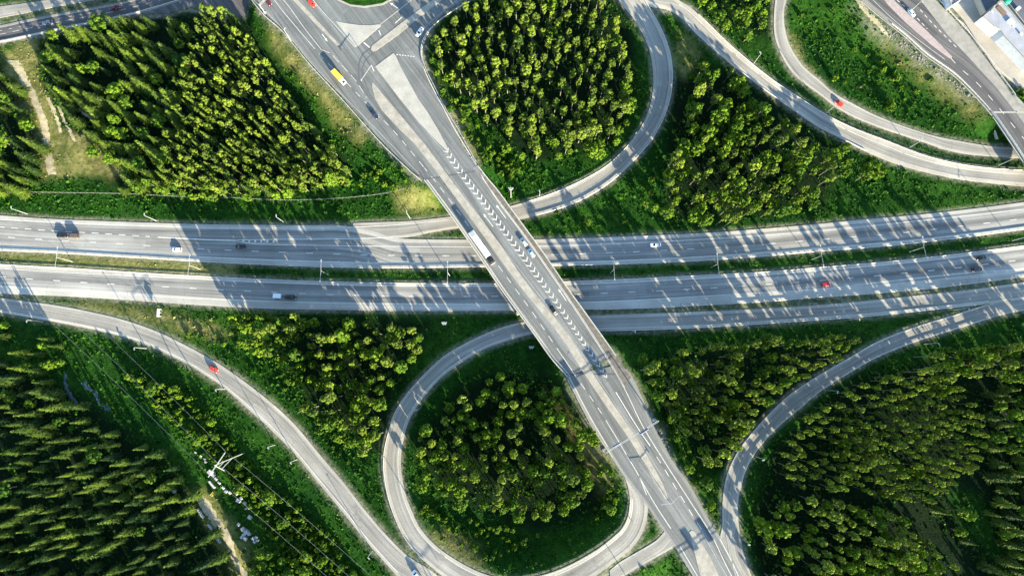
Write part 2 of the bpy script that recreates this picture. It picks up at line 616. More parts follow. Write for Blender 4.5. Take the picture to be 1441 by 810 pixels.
ZB = 7.0
hw1 = Road("motorway_carriageway",
           [(-140, 293), (-60, 299), (0, 303), (72, 308), (144, 311), (216, 313.5), (288, 315.5), (432, 317), (480, 317), (520, 324), (553, 334), (576, 336.2), (650, 337), (754, 336.7), (864, 333.4), (936, 330.4), (1008, 326.7), (1080, 321.2), (1152, 315), (1224, 308), (1296, 301.7), (1368, 293.8), (1440, 284.5), (1560, 268)],
           [(-140, 341), (-60, 347), (0, 351.5), (72, 354.8), (144, 359), (216, 363.3), (288, 367.5), (432, 374), (520, 376), (576, 376), (650, 375), (754, 373.5), (864, 371), (936, 368.4), (1008, 364.7), (1080, 359.3), (1152, 353), (1224, 347.5), (1296, 340.4), (1368, 331.7), (1440, 322), (1560, 305)],
           0.0, "asphalt_motorway", 0.03, (0.13, 0.88))
hw2 = Road("motorway_carriageway",
           [(-140, 360), (-60, 367), (0, 371.5), (100, 377), (200, 383.5), (288, 388.5), (360, 392), (432, 395), (504, 397), (576, 398.2), (700, 398.5), (780, 396.5), (864, 393.2), (936, 389.6), (1008, 386), (1080, 382), (1152, 376), (1224, 370), (1296, 363), (1368, 354.5), (1440, 345.4), (1560, 329)],
           [(-140, 402), (-60, 408.5), (0, 412.7), (100, 417), (200, 423.5), (288, 429.5), (360, 433.5), (432, 435.3), (504, 436.3), (576, 437.3), (700, 437), (780, 436), (864, 434.4), (936, 432), (1008, 428), (1080, 424), (1152, 418), (1224, 413), (1296, 407), (1368, 398.5), (1440, 389), (1560, 373)],
           0.0, "asphalt_motorway", 0.03, (0.13, 0.72))
ramp_u = Road("loop_ramp",
              [(495, 330), (520, 336), (553, 335.5), (576, 333), (600, 328), (645, 320.4), (690, 315), (730.6, 308.5), (775.5, 297.5), (813, 284), (838, 270.6), (864, 252.5), (889, 229), (914, 201.5), (930, 174.6), (940, 149.6), (945, 125), (946, 100), (942.5, 75), (934, 50), (922.6, 27), (909, 5), (895, -15), (875, -45)],
              [(495, 314), (540, 312.3), (576, 311), (632, 305), (680, 298.5), (718, 290), (763, 277), (793, 265.6), (825, 250.6), (850, 235.7), (864, 224.5), (886, 201.5), (901, 181), (914, 152), (919, 125), (919, 100), (915, 75), (906, 51), (894, 30), (879, 11), (869, -2), (850, -25), (835, -45)],
              [((500, 322), 0.0), ((760, 290), 0.0), ((930, 110), 2.0), ((880, -10), 3.5)], "asphalt_ramp", 0.018, (0.16, 0.86))
ramp_ne = Road("ramp_road",
               [(880, -45), (897, -10), (905, 3), (915, 9.5), (939, 13.7), (959, 26), (974, 42), (1004, 70), (1038.5, 98.5), (1076, 127), (1113, 153), (1152, 179.5), (1177, 192), (1224, 215.7), (1262, 230.7), (1301.6, 242), (1341.5, 250.6), (1376, 255.6), (1440, 262), (1560, 268)],
               [(905, -65), (930, -30), (955, 0), (971, 10), (994, 31), (1023.6, 60), (1061, 92), (1093.4, 117), (1126, 138.4), (1152, 155.3), (1182, 172), (1214, 186), (1244, 197), (1291.6, 215.7), (1326.5, 225.7), (1364, 233), (1401, 237), (1440, 239), (1560, 244)],
               [((900, -40), 3.5), ((960, 20), 3.2), ((1200, 190), 1.0), ((1380, 245), 0.0)], "asphalt_ramp", 0.010, (0.24, 0.74))
ramp_in = Road("inner_ramp_road",
               [(1093, -45), (1091, 0), (1089, 25), (1090, 50), (1096, 70), (1106, 90), (1116, 103.5), (1133, 118.5), (1152, 132), (1177, 151), (1202, 165), (1234, 178), (1272, 191), (1312, 204), (1326.5, 209.5), (1364, 217), (1420, 221.5), (1560, 230)],
               [(1112, -45), (1107, 0), (1103.4, 15), (1104, 37), (1109.6, 60), (1118.4, 77), (1132, 95), (1152, 112), (1174, 131), (1202, 147), (1232, 162), (1267, 176), (1314, 191), (1351.5, 198.5), (1389, 205), (1412.6, 207), (1560, 212)],
               [((1100, -30), 2.5), ((1200, 155), 1.0), ((1340, 203), 0.0)], "asphalt_ramp", 0.010, (0.15, 0.85))
street_ne = Road("overpass_road",
                 [(1175, -45), (1212, 0), (1234, 18.7), (1272, 48.6), (1301.6, 75), (1341.5, 103.5), (1369, 130), (1396, 160), (1424, 199.5), (1440, 224), (1480, 290)],
                 [(1285, -50), (1316.6, 0), (1341.5, 25), (1366, 53.6), (1401, 100), (1426, 134.7), (1440, 150), (1495, 215)],
                 ZB, "asphalt_dark", 0.010, (0.07, 1.0), terrain=False)
loop_l = Road("loop_ramp",
              [(1560, 383), (1441, 397), (1368, 407.2), (1296, 415), (1224, 422.7), (1152, 429), (1080, 433.6), (1008, 437.3), (936, 440.2), (864, 442.6), (800, 446), (738, 452.6), (700.7, 462.6), (663, 479), (626, 500), (601, 522.4), (576, 549), (556, 578.6), (546.5, 607), (540, 637), (540, 667), (546, 699), (556, 729), (572, 760), (593.5, 785), (623, 810), (650, 826), (690, 840), (740, 846), (790, 836), (830, 815), (869, 787), (889, 771), (904, 749), (910.5, 727), (911, 707), (904, 688), (892, 664), (879, 640)],
              [(1560, 408), (1441, 421), (1400, 426.2), (1368, 430), (1296, 437.7), (1224, 445), (1152, 450.5), (1080, 455.5), (1008, 460), (936, 463.5), (864, 465.5), (800, 467.3), (750.5, 470), (715.6, 479), (683, 490.5), (651, 508.7), (621, 531), (594, 561), (577, 588.5), (570.5, 607), (564.5, 637), (564.5, 662), (570, 693), (577.5, 714), (591, 742), (613, 766.6), (638, 785), (663, 799), (685, 808), (720, 816), (765.5, 808), (800, 795), (838, 774), (863, 755), (876, 742), (884, 724), (886, 699), (880, 673), (866, 645), (851, 622)],
              [((1500, 400), 0.0), ((740, 461), 0.0), ((553, 620), 1.6), ((600, 770), 3.2), ((740, 830), 4.8), ((850, 780), 6.2), ((897, 735), 7.0), ((870, 640), 7.0)], "asphalt_ramp", 0.018, (0.15, 0.84))
ramp_e = Road("curved_ramp_road",
              [(1560, 398), (1441, 414), (1399, 425.5), (1336.5, 445), (1281.7, 462), (1234, 481), (1192, 505), (1152, 528), (1113, 553.6), (1088, 576), (1061, 605), (1038.5, 634), (1026, 659), (1019.5, 682), (1016.5, 712), (1016.5, 738), (1013, 760), (1018, 790), (1040, 830)],
              [(1560, 420), (1441, 436.5), (1401, 445.5), (1346.5, 462.6), (1291.6, 479.5), (1234, 502.5), (1192, 526), (1152, 551.5), (1126, 573.6), (1101, 594), (1086, 608), (1063.5, 635), (1048.5, 662), (1040.5, 694), (1038.5, 719), (1041, 749), (1047, 779), (1057, 808), (1072, 840)],
              [((1500, 410), 0.0), ((1380, 440), 0.0), ((1200, 515), 2.0), ((1060, 620), 5.0), ((1028, 700), 6.6), ((1030, 770), 7.0)], "asphalt_ramp", 0.010, (0.1, 0.9))
ramp_w = Road("curved_ramp_road",
              [(-140, 404), (-60, 412), (0, 419), (37, 424), (70, 428), (120, 437), (174.5, 450), (224.4, 467.6), (262, 486), (288, 500), (318, 518), (350, 541), (383, 567), (408, 590), (423, 606), (450, 639), (485, 680), (512, 715), (540, 748), (567, 776), (580, 786), (612, 806), (650, 846)],
              [(-140, 426), (-60, 433), (0, 440), (45, 447), (105, 458), (160, 470), (199.5, 482.5), (237, 498.8), (269, 515), (288, 527), (313, 543.6), (350, 576), (373, 596), (384, 607), (413, 636), (447.6, 678), (482.5, 720), (512, 757), (542, 791), (558, 809), (592, 850)],
              [((-100, 420), 0.0), ((120, 448), 0.3), ((400, 598), 1.8), ((600, 815), 3.2)], "asphalt_ramp", 0.010, (0.12, 0.86))
link_s = Road("link_road",
              [(858, 802), (871.5, 791), (889, 780.5), (921, 761.6), (933, 750), (940, 738)],
              [(850, 832), (881.5, 808), (914, 789), (950, 769), (962, 764)],
              [((850, 815), 5.8), ((950, 757), 7.0)], "asphalt_ramp", 0.010, (0.1, 0.88))
road_nw = Road("street",
               [(-60, 45), (0, 36), (32, 29), (75, 20.5), (150, 7.3), (184.5, 0), (240, -13), (320, -32)],
               [(-60, 70), (0, 61), (30, 55), (80, 44), (162, 27), (194.5, 19.5), (257, 1), (330, -18)],
               2.0, "asphalt_dark", 0.014, (0.12, 0.9))
path_nw = Road("footpath",
               [(-60, 20), (0, 9.5), (37, 4.5), (100, -5), (180, -20)],
               [(-60, 36), (0, 25), (37, 18), (80, 9.5), (125, 1.5), (185, -8)],
               2.0, "asphalt_ramp", 0.010, (0, 1))

main_s = Road("main_road",
              [(798, 530), (825, 583.5), (850, 625), (877, 668), (911, 712), (935, 748), (950, 769), (974, 808), (1012, 870)],
              [(873, 512), (889, 528.7), (911, 576), (924, 605), (946, 647), (971, 682), (1000, 735), (1015, 757), (1043, 808), (1078, 870)],
              ZB, "asphalt_bridge", 0.028, (0.05, 0.93))

bridge = thing("road_bridge", "long concrete road bridge crossing above both motorway carriageways", "bridge", at(715, 390, 0))
bridge_base = Vector(bridge.location)


def into(o, parent):
    """keep a mesh built in world coordinates in place under its parent"""
    o.parent = parent
    o.matrix_parent_inverse = Matrix.Translation(-Vector(parent.location)) if parent.rotation_euler.z == 0 else parent.matrix_basis.inverted()
    return o


deck = Road("road_surface",
            [(597, 253.5), (617.5, 281), (638, 309), (676, 364), (703, 404), (725.6, 435), (750.5, 469), (775.5, 504), (798, 530)],
            [(673, 234), (688, 253), (700.7, 268), (730.6, 309), (765.5, 356.6), (798, 404), (825, 441.4), (864, 496), (873, 512)],
            ZB, "asphalt_bridge", 0.028, (0.045, 0.895), terrain=False, parent=bridge, skirt=0.1)
deck.o.matrix_parent_inverse = Matrix.Translation(-bridge_base)

# ------------------------------------------------------------------ junction surfaces
FLAT = []


def surface(name, poly, z, mat, lift, terrain=True, rot=None, parent=None):
    W = [at(x, y, z) for x, y in poly]
    tris = tessellate_polygon([[Vector((p.x, p.y, 0)) for p in W]])
    F = []
    for a, b, c in tris:
        if (W[b] - W[a]).cross(W[c] - W[a]).z < 0:
            b, c = c, b
        F.append((a, b, c))
    o = link_mesh(name, [(p.x, p.y, z + lift) for p in W], F, mat)
    me = o.data
    uvl = me.uv_layers.new(name="UVMap")
    d = rot or Vector((0.6, -0.8, 0))
    for lp in me.loops:
        p = me.vertices[lp.vertex_index].co
        uvl.data[lp.index].uv = (p.x * -d.y + p.y * d.x, p.x * d.x + p.y * d.y)
    structure(o)
    if terrain:
        FLAT.append((poly, z))
    return o


junction_px = [(318, -60), (340, -27), (360, 1), (373, 20), (400, 43), (437.6, 89), (487.5, 142), (535, 196), (576, 237), (597, 254), (640, 247), (673, 234), (660, 219), (648, 201), (641, 182), (623, 152), (608, 122), (596, 97), (591.5, 74), (596, 54), (606, 37), (626, 18), (654, 0), (700, -32), (730, -60)]
surface("junction", junction_px, ZB, "asphalt_bridge", 0.020)
surface("yard", [(198, 20), (258, 1), (300, -10), (352, -10), (344, 24), (318, 20), (290, 10), (262, 12), (236, 19)], 2.4, "asphalt_dark", 0.02)
surface("yard", [(1330, -30), (1333, 0), (1339, 10), (1356, 29), (1384, 72), (1400, 97), (1430, 120), (1445, 124), (1510, 180), (1560, 120), (1500, -30)], 6.8, "yard_gravel", 0.02)
surface("street_verge", [(1317, -8), (1342, 25), (1366, 54), (1401, 100), (1426, 135), (1440, 151), (1490, 205), (1440, 120), (1400, 97), (1384, 73), (1356, 31), (1338, 10), (1330, -8)], 6.9, "bare_soil", 0.01) if False else None


def island(name, poly, z, mat, h=0.13, n=None):
    W = [at(x, y, z) for x, y in poly]
    mb = MB().prism([(p.x, p.y) for p in W], z - 0.05, z + h)
    return structure(mb.build(name, mat))


island("traffic_island", [(528, 94), (553.5, 75), (557, 79), (563, 93), (589, 140), (601, 157), (615, 180), (628, 204), (632, 215), (629, 213), (612, 196), (590, 173), (563, 140)], ZB, "concrete_pale")
island("traffic_island", [(472.5, 30.2), (488, 33.2), (505, 35.6), (520, 36), (535.5, 34.6), (535.8, 37), (511.5, 58), (502, 66), (500, 66)], ZB, "concrete_pale")
island("traffic_island", [(523.3, 116), (526, 117), (539, 133), (576, 177), (598, 203), (612, 222), (626, 241), (616, 244), (602, 226), (584, 203), (560, 180), (537, 155), (528, 140), (524, 124)], ZB, "concrete_median")
island("traffic_island", [(522, 70), (523, 65), (567, 31), (582, 20), (640, -22), (650, -20), (588.5, 26), (560, 50), (530, 71), (525, 73)], ZB, "concrete_median")
island("traffic_island", [(385, -30), (399, -18), (421, 2), (450, 33), (475, 60), (477.5, 64), (474, 64.5), (440, 30), (410, -2), (380, -28)], ZB, "concrete_median")
island("grass_island", [(440, -40), (462, -7), (474, 0.5), (492.5, 9), (513, 11.4), (539, 7.4), (556, -2), (580, -20), (600, -40)], ZB, "concrete_median", 0.10)
island("grass_island", [(448, -38), (465, -8), (476, -1), (493, 6.6), (513, 8.8), (538, 5), (554, -4), (576, -20), (594, -38)], ZB + 0.05, "ground", 0.12)
island("traffic_island", [(970, 748), (973, 745.5), (977, 747), (1000, 785), (1011, 808), (1040, 860), (1015, 860), (985, 808)], ZB, "concrete_median")
# the raised median running from the bridge to the south end
for a, b, c in (((616, 244), (626, 241), None),):
    pass
med_l = [(602, 226), (616, 244), (641, 278), (684, 337), (728, 398), (787, 471), (819, 521), (853, 571), (885, 617), (921, 677), (936, 702)]
med_r = [(612, 222), (626, 241), (653, 276.5), (697, 335), (742, 399), (800, 471), (831.5, 521), (865, 571), (896, 616), (931, 677), (940, 700)]
ML, MR = resample(spline(med_l[1:], 6), 6.0), None
md = MB()
mlp, mrp = spline(med_l[1:], 8), spline(med_r[1:], 8)
pl, pr = at_arr(mlp, ZB), at_arr(mrp, ZB)
md.loft([[(a[0], a[1], ZB - 0.03), (a[0], a[1], ZB + 0.14), (b[0], b[1], ZB + 0.14), (b[0], b[1], ZB - 0.03)] for a, b in zip(pl, pr)])
structure(md.build("median_kerb", "concrete_median"))
island("median_strip", [(1237, -8), (1250, -8), (1262, 5), (1278, 19.5), (1301, 41), (1325, 65), (1339.5, 80), (1339, 83), (1334, 81), (1311, 64), (1290, 46), (1272, 30), (1250, 8)], ZB, "paving_pink")
surface("bus_lane", [(1285, -12), (1295, 0), (1312, 22), (1331.5, 47), (1366, 84), (1401, 122), (1440, 172), (1485, 235), (1496, 216), (1441, 151), (1426, 135), (1401, 100.5), (1366, 54), (1341.5, 25.5), (1316, 0), (1306, -14)], ZB, "concrete_grey", 0.016, terrain=False)
# walkway behind the line on the bridge's east side
wl = [(678, 250), (700, 280), (741.5, 335), (790, 404), (815, 441), (853, 500), (879, 545)]
wr = [(682.5, 246), (704, 272.5), (745.5, 330), (797, 404), (824, 441.4), (863, 496), (888, 530)]
walk = Road("walkway", wl, wr, ZB, "concrete_walkway", 0.034, (0, 1), terrain=False, parent=bridge, skirt=0.05)
walk.o.matrix_parent_inverse = Matrix.Translation(-bridge_base)

# ------------------------------------------------------------------ terrain
CORE = 1.5
xs = np.arange(-315, 315 + CORE, CORE)
ys = np.arange(-225, 285 + CORE, CORE)
far = np.array([6, 14, 28, 55, 110, 220, 450, 900, 1800, 3600.])
gx = np.r_[xs[0] - far[::-1], xs, xs[-1] + far]
gy = np.r_[ys[0] - far[::-1], ys, ys[-1] + far]
GX, GY = np.meshgrid(gx, gy)
P = np.stack([GX.ravel(), GY.ravel()], 1).astype(np.float32)


def hill_noise(x, y):
    return 0.55 * np.sin(x * .031 + 1.3) * np.cos(y * .027 - .4) + 0.35 * np.sin(x * .083 + y * .05) + 0.18 * np.sin(x * .21 - y * .17 + 2.) + 0.12 * np.cos(x * .33 + y * .29)


base = hill_noise(P[:, 0], P[:, 1]) - 0.15
# gentle rises under the woods
for (px, py, r, h) in ((320, 130, 60, 1.5), (150, 700, 70, 2.0), (760, 120, 35, 1.0), (1240, 640, 45, 1.5), (60, 120, 40, 1.5)):
    c = at(px, py, 0)
    base += h * np.exp(-((P[:, 0] - c.x) ** 2 + (P[:, 1] - c.y) ** 2) / (r * r))
edge = np.full(len(P), 1e9, np.float32)          # distance to the nearest paved edge
num, den = np.zeros(len(P)), np.zeros(len(P))
sources = [(r.WC[:, :2], r.hw, r.z, r.terrain) for r in ROADS if r.name not in ("walkway",)]
for poly, z in FLAT:
    W = np.array([at(x, y, z)[:2] for x, y in poly])
    x0, y0 = W.min(0)
    x1, y1 = W.max(0)
    qx, qy = np.meshgrid(np.arange(x0, x1, 2.5), np.arange(y0, y1, 2.5))
    ok = in_poly(qx.ravel(), qy.ravel(), W)
    pts = np.stack([qx.ravel()[ok], qy.ravel()[ok]], 1)
    E = []
    for i in range(len(W)):
        a, b = W[i], W[(i + 1) % len(W)]
        for t in np.linspace(0, 1, max(2, int(np.linalg.norm(b - a) / 2)), endpoint=False):
            E.append(a + (b - a) * t)
    E = np.array(E)
    sources.append((np.vstack([pts, E]), np.r_[np.full(len(pts), 1.8), np.full(len(E), 0.05)], np.full(len(pts) + len(E), z), True))
# the ends of the overpass embankment
ne = street_ne
k = int(np.argmin(((ne.C - np.array((1400, 150))) ** 2).sum(1)))
sources.append((ne.WC[:k, :2], ne.hw[:k], ne.z[:k], True))
for C, hw, z, ter in sources:
    C = C.astype(np.float32)
    best, arg = np.full(len(P), 1e9, np.float32), np.zeros(len(P), int)
    for i in range(len(C)):
        d = np.sqrt((P[:, 0] - C[i, 0]) ** 2 + (P[:, 1] - C[i, 1]) ** 2) - hw[i]
        m = d < best
        best[m], arg[m] = d[m], i
    if True:
        edge = np.minimum(edge, best) if ter else edge
    if ter:
        dd = np.maximum(best - 0.9, 0.0)
        w = 1.0 / (dd ** 2.6 + 1e-3)
        w *= np.exp(-dd / 9.0)
        num += w * z[arg]
        den += w
wb = 1.0 / (9.0 ** 2.6)
GZ = (num + wb * base) / (den + wb)
sunk = np.clip(1.0 - np.maximum(edge - 0.2, 0) / 1.2, 0, 1)
GZ -= 0.16 * sunk + 0.05
# ground rises a little roughly away from the roads
GZ += np.clip((edge - 2) / 5, 0, 1) * rng.normal(0, 0.09, len(GZ))
GZ2 = GZ.reshape(GX.shape)
EDGE2 = edge.reshape(GX.shape)


def bilinear(A, x, y):
    x, y = np.asarray(x, float), np.asarray(y, float)
    i = np.clip(np.searchsorted(gx, x) - 1, 0, len(gx) - 2)
    j = np.clip(np.searchsorted(gy, y) - 1, 0, len(gy) - 2)
    fx = np.clip((x - gx[i]) / (gx[i + 1] - gx[i]), 0, 1)
    fy = np.clip((y - gy[j]) / (gy[j + 1] - gy[j]), 0, 1)
    return A[j, i] * (1 - fx) * (1 - fy) + A[j, i + 1] * fx * (1 - fy) + A[j + 1, i] * (1 - fx) * fy + A[j + 1, i + 1] * fx * fy


def ground_z(x, y):
    return bilinear(GZ2, x, y)


def at_ground(px, py, up=0.0):
    """the point on the terrain (or up above it) seen at a pixel"""
    z = 0.0
    for _ in range(4):
        p = at(px, py, z + up)
        z = float(ground_z(p.x, p.y))
    p = at(px, py, z + up)
    return Vector((p.x, p.y, z)) if up else p


# material zones of the ground, in pixels of the photograph
PX, PY = to_px(P[:, 0], P[:, 1], GZ)


def zone(polys, soft=1.0):
    m = np.zeros(len(P))
    for poly in polys:
        m = np.maximum(m, in_poly(PX + 3 * np.sin(PY * .3) + 2 * np.sin(PX * .9), PY + 3 * np.cos(PX * .27), poly).astype(float))
    return m


DRY = [[(-2, 70), (40, 72), (60, 120), (80, 165), (95, 250), (55, 250), (45, 180), (15, 125)], [(268, 690), (290, 688), (345, 760), (375, 845), (345, 845), (312, 775)], [(372, 30), (400, 50), (440, 100), (480, 145), (520, 195), (505, 205), (480, 185), (450, 140), (410, 100), (380, 60)], [(570, 260), (600, 262), (622, 300), (590, 300)], [(85, 185), (130, 190), (175, 235), (160, 250), (85, 245), (72, 215)],
       [(1100, 40), (1120, 55), (1140, 100), (1160, 120), (1130, 105), (1112, 80)], [(1225, 50), (1250, 60), (1290, 95), (1350, 130), (1390, 165), (1370, 165), (1320, 130), (1260, 85)], [(600, 745), (640, 750), (680, 775), (680, 800), (650, 790), (605, 760)],
       [(20, 60), (50, 55), (60, 90), (30, 95)], [(590, 80), (610, 110), (650, 170), (680, 225), (668, 228), (630, 170), (600, 120)], [(880, 520), (905, 555), (925, 600), (935, 640), (920, 600), (890, 550)], [(100, 420), (240, 440), (330, 470), (300, 480), (220, 455), (110, 433)], [(780, 560), (840, 620), (870, 680), (850, 700), (820, 640)], [(940, 90), (965, 40), (985, 80), (965, 110)],
       [(550, 265), (600, 270), (615, 298), (560, 300)], [(60, 395), (330, 400), (330, 380), (60, 372)], [(-40, 342), (330, 372), (330, 388), (-40, 362)]]
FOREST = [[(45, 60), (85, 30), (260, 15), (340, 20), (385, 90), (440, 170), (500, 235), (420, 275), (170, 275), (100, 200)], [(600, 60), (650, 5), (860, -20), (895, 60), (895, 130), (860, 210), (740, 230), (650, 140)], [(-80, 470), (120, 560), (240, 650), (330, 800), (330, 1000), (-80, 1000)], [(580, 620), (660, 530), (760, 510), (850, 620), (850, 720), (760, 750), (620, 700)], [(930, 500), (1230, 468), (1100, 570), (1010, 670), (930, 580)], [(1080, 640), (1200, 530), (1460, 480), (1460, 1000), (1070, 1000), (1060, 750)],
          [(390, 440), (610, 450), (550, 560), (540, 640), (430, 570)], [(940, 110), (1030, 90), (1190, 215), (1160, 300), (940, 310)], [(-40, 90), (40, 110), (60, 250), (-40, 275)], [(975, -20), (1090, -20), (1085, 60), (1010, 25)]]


def blur2(A, n=2):
    for _ in range(n):
        B = A.copy()
        B[1:-1, 1:-1] = (A[1:-1, 1:-1] * 2 + A[:-2, 1:-1] + A[2:, 1:-1] + A[1:-1, :-2] + A[1:-1, 2:]) / 6
        A = B
    return A


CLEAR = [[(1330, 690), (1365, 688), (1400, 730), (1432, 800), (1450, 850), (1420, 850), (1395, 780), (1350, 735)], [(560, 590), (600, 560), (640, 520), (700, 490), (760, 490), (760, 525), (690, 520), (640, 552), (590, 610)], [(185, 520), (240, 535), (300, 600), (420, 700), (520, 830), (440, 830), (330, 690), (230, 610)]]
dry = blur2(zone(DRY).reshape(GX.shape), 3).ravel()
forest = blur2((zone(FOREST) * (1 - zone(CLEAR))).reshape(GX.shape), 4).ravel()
gravel = np.clip(1.25 - edge / 1.6, 0, 1) * 0.9
rub = zone([[(600, 118), (612, 122), (640, 165), (668, 225), (660, 228), (630, 180), (606, 140)], [(1240, 30), (1300, 80), (1350, 118), (1372, 138), (1368, 146), (1330, 116), (1285, 82), (1235, 40)], [(1196, 0), (1222, 18), (1250, 60), (1240, 62), (1200, 12)], [(930, 600), (945, 640), (940, 645), (925, 610)], [(806, 535), (840, 600), (862, 640), (855, 645), (830, 605), (800, 545)]])
gravel = np.maximum(gravel, blur2(rub.reshape(GX.shape), 2).ravel())

ny, nx = GX.shape
me = bpy.data.meshes.new("ground")
ii = (np.arange(ny - 1)[:, None] * nx + np.arange(nx - 1)[None]).ravel()
quads = np.stack([ii, ii + 1, ii + nx + 1, ii + nx], 1).astype(np.int32)
me.vertices.add(len(P))
me.vertices.foreach_set("co", np.stack([P[:, 0], P[:, 1], GZ], 1).astype(np.float32).ravel())
me.loops.add(quads.size)
me.loops.foreach_set("vertex_index", quads.ravel())
me.polygons.add(len(quads))
me.polygons.foreach_set("loop_start", np.arange(0, quads.size, 4, dtype=np.int32))
me.polygons.foreach_set("use_smooth", np.ones(len(quads), bool))
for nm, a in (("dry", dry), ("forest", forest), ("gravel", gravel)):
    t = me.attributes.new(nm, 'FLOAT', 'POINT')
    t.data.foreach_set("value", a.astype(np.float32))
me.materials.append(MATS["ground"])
me.update()
me.validate()
structure(bpy.data.objects.new("ground", me))
COL.objects.link(bpy.data.objects["ground"])


def drape(name, L, R, mat, up=0.07):
    """a narrow path lying on the terrain"""
    l, r = resample(spline(L), 3.0), None
    rd = spline(R)
    dr = np.r_[0, np.cumsum(np.linalg.norm(np.diff(rd, axis=0), axis=1))]
    tt = np.linspace(0, dr[-1], len(l))
    r = np.stack([np.interp(tt, dr, rd[:, j]) for j in (0, 1)], 1)
    V, F = [], []
    for a, b in zip(l, r):
        for f in (0, .33, .67, 1):
            q = a * (1 - f) + b * f + rng.normal(0, .8, 2) * (f in (0, 1))
            p = at_ground(*q)
            V.append((p.x, p.y, p.z + up + (0.05 if f in (.33, .67) else -.08)))
    for i in range(len(l) - 1):
        for j in range(3):
            a = i * 4 + j
            F.append((a, a + 1, a + 5, a + 4))
    p, q, s_ = (Vector(V[F[0][k]]) for k in (0, 1, 2))
    if (q - p).cross(s_ - p).z < 0:
        F = [f[::-1] for f in F]
    return structure(link_mesh(name, V, F, mat, smooth=True))


drape("dirt_path", [(10, 86), (20, 97), (28, 113), (40, 136), (50, 156), (57, 176), (60, 200), (62, 224), (67, 246)], [(26, 84), (33, 95), (41, 112), (52, 134), (61, 154), (68, 174), (71, 200), (75, 222), (80, 245)], "bare_soil")
drape("dirt_path", [(64, 138), (76, 165), (83, 188)], [(70, 137), (82, 163), (88, 186)], "bare_soil", 0.05)
drape("dirt_path", [(80, 150), (93, 180), (104, 200)], [(83, 148), (97, 178), (109, 199)], "bare_soil", 0.05)
drape("dirt_path", [(110, 155), (122, 165), (140, 178)], [(112, 152), (125, 161), (143, 174)], "bare_soil", 0.05)
drape("dirt_path", [(274, 695), (281, 712), (291, 726), (303, 744), (313, 756), (321, 772), (325, 785), (336, 802), (345, 816), (358, 840)], [(283, 694), (295, 706), (306, 724), (320, 745), (329, 760), (330, 772), (334, 785), (344, 800), (354, 814), (367, 838)], "bare_soil")
drape("stream", [(90, 525), (90, 545), (96, 558), (104, 570)], [(94, 525), (95, 543), (101, 554), (110, 566)], "water_stream", 0.05)
drape("stream", [(114, 538), (120, 548), (130, 553), (137, 566), (152, 580)], [(120, 536), (126, 544), (136, 549), (141, 562), (157, 574)], "water_stream", 0.05)
drape("footpath", [(1196, -8), (1212, 14), (1235, 40), (1252, 60)], [(1203, -10), (1220, 11), (1242, 36), (1256, 57)], "bare_soil", 0.05)

# ------------------------------------------------------------------ painted markings
MK = {"paint_white": MB(), "paint_worn": MB()}


def mark(P, road, w=0.15, dash=None, phase=0.0, paint="paint_white", up=0.008):
    """a painted line along a pixel polyline lying on a road; dash = (on, off) in metres"""
    Pd = resample(spline(P, 10) if len(P) < 60 else np.asarray(P, float), 0.8)
    W = road.world(Pd, up) if isinstance(road, Road) else at_arr(Pd, float(road) + up)
    d = np.r_[0, np.cumsum(np.linalg.norm(np.diff(W[:, :2], axis=0), axis=1))]
    step = 1.0 if dash else 2.0
    segs = []
    if dash:
        t = -phase
        while t < d[-1]:
            a, b = max(t, 0), min(t + dash[0], d[-1])
            if b - a > 0.2:
                segs.append((a, b))
            t += sum(dash)
    else:
        segs = [(0, d[-1])]
    mb = MK[paint]
    for a, b in segs:
        t = np.linspace(a, b, max(2, int((b - a) / 3) + 2))
        Q = np.stack([np.interp(t, d, W[:, j]) for j in range(3)], 1)
        T = np.gradient(Q, axis=0)
        N = np.stack([-T[:, 1], T[:, 0]], 1)
        N /= np.maximum(np.linalg.norm(N, axis=1, keepdims=True), 1e-9)
        n = len(mb.v)
        for q, nn in zip(Q, N):
            mb.v += [(q[0] - nn[0] * w / 2, q[1] - nn[1] * w / 2, q[2]), (q[0] + nn[0] * w / 2, q[1] + nn[1] * w / 2, q[2])]
        for i in range(len(t) - 1):
            mb.f.append((n + 2 * i, n + 2 * i + 2, n + 2 * i + 3, n + 2 * i + 1))


def patch(poly, road, paint="paint_white", up=0.008):
    z = road if isinstance(road, (int, float)) else road.zpx(poly[0])
    W = [at(x, y, z + up) for x, y in poly]
    mb = MK[paint]
    n = len(mb.v)
    mb.v += [tuple(p) for p in W]
    for a, b, c in tessellate_polygon([[Vector((p.x, p.y, 0)) for p in W]]):
        if (W[b] - W[a]).cross(W[c] - W[a]).z < 0:
            b, c = c, b
        mb.f.append((n + a, n + b, n + c))


LW = 0.28
# upper carriageway
mark([(-130, 299), (0, 308.8), (144, 315.5), (249, 318.8), (288, 320.3), (432, 320.6), (504, 319.2), (576, 315), (632, 309)], hw1, LW)
mark([(-130, 312), (0, 319.4), (72, 324.4), (144, 328.5), (211, 332.8)], hw1, 0.3, (2.9, 2.95), 1.5)
patch([(222, 333), (288, 336.2), (330, 337.4), (330, 339), (288, 337.9), (222, 334.3)], hw1)
mark([(330, 337.7), (395, 336.6), (470, 336.2), (525, 335), (553, 334)], hw1, 0.3)
mark([(330, 339), (363, 343), (440, 345), (525, 346.3), (576, 346.8), (676, 347.6), (765, 346.2), (864, 343), (1008, 335.4), (1152, 325), (1296, 310.2), (1440, 294.6), (1550, 280)], hw1, LW)
for i in range(7):
    x = 326 + i * 8.6
    patch([(x + 6.2, 337.6), (x + 8.6, 337.6), (x + 8.6, 340.2 + i * .2), (x + 6.2, 340.0 + i * .2)], hw1)
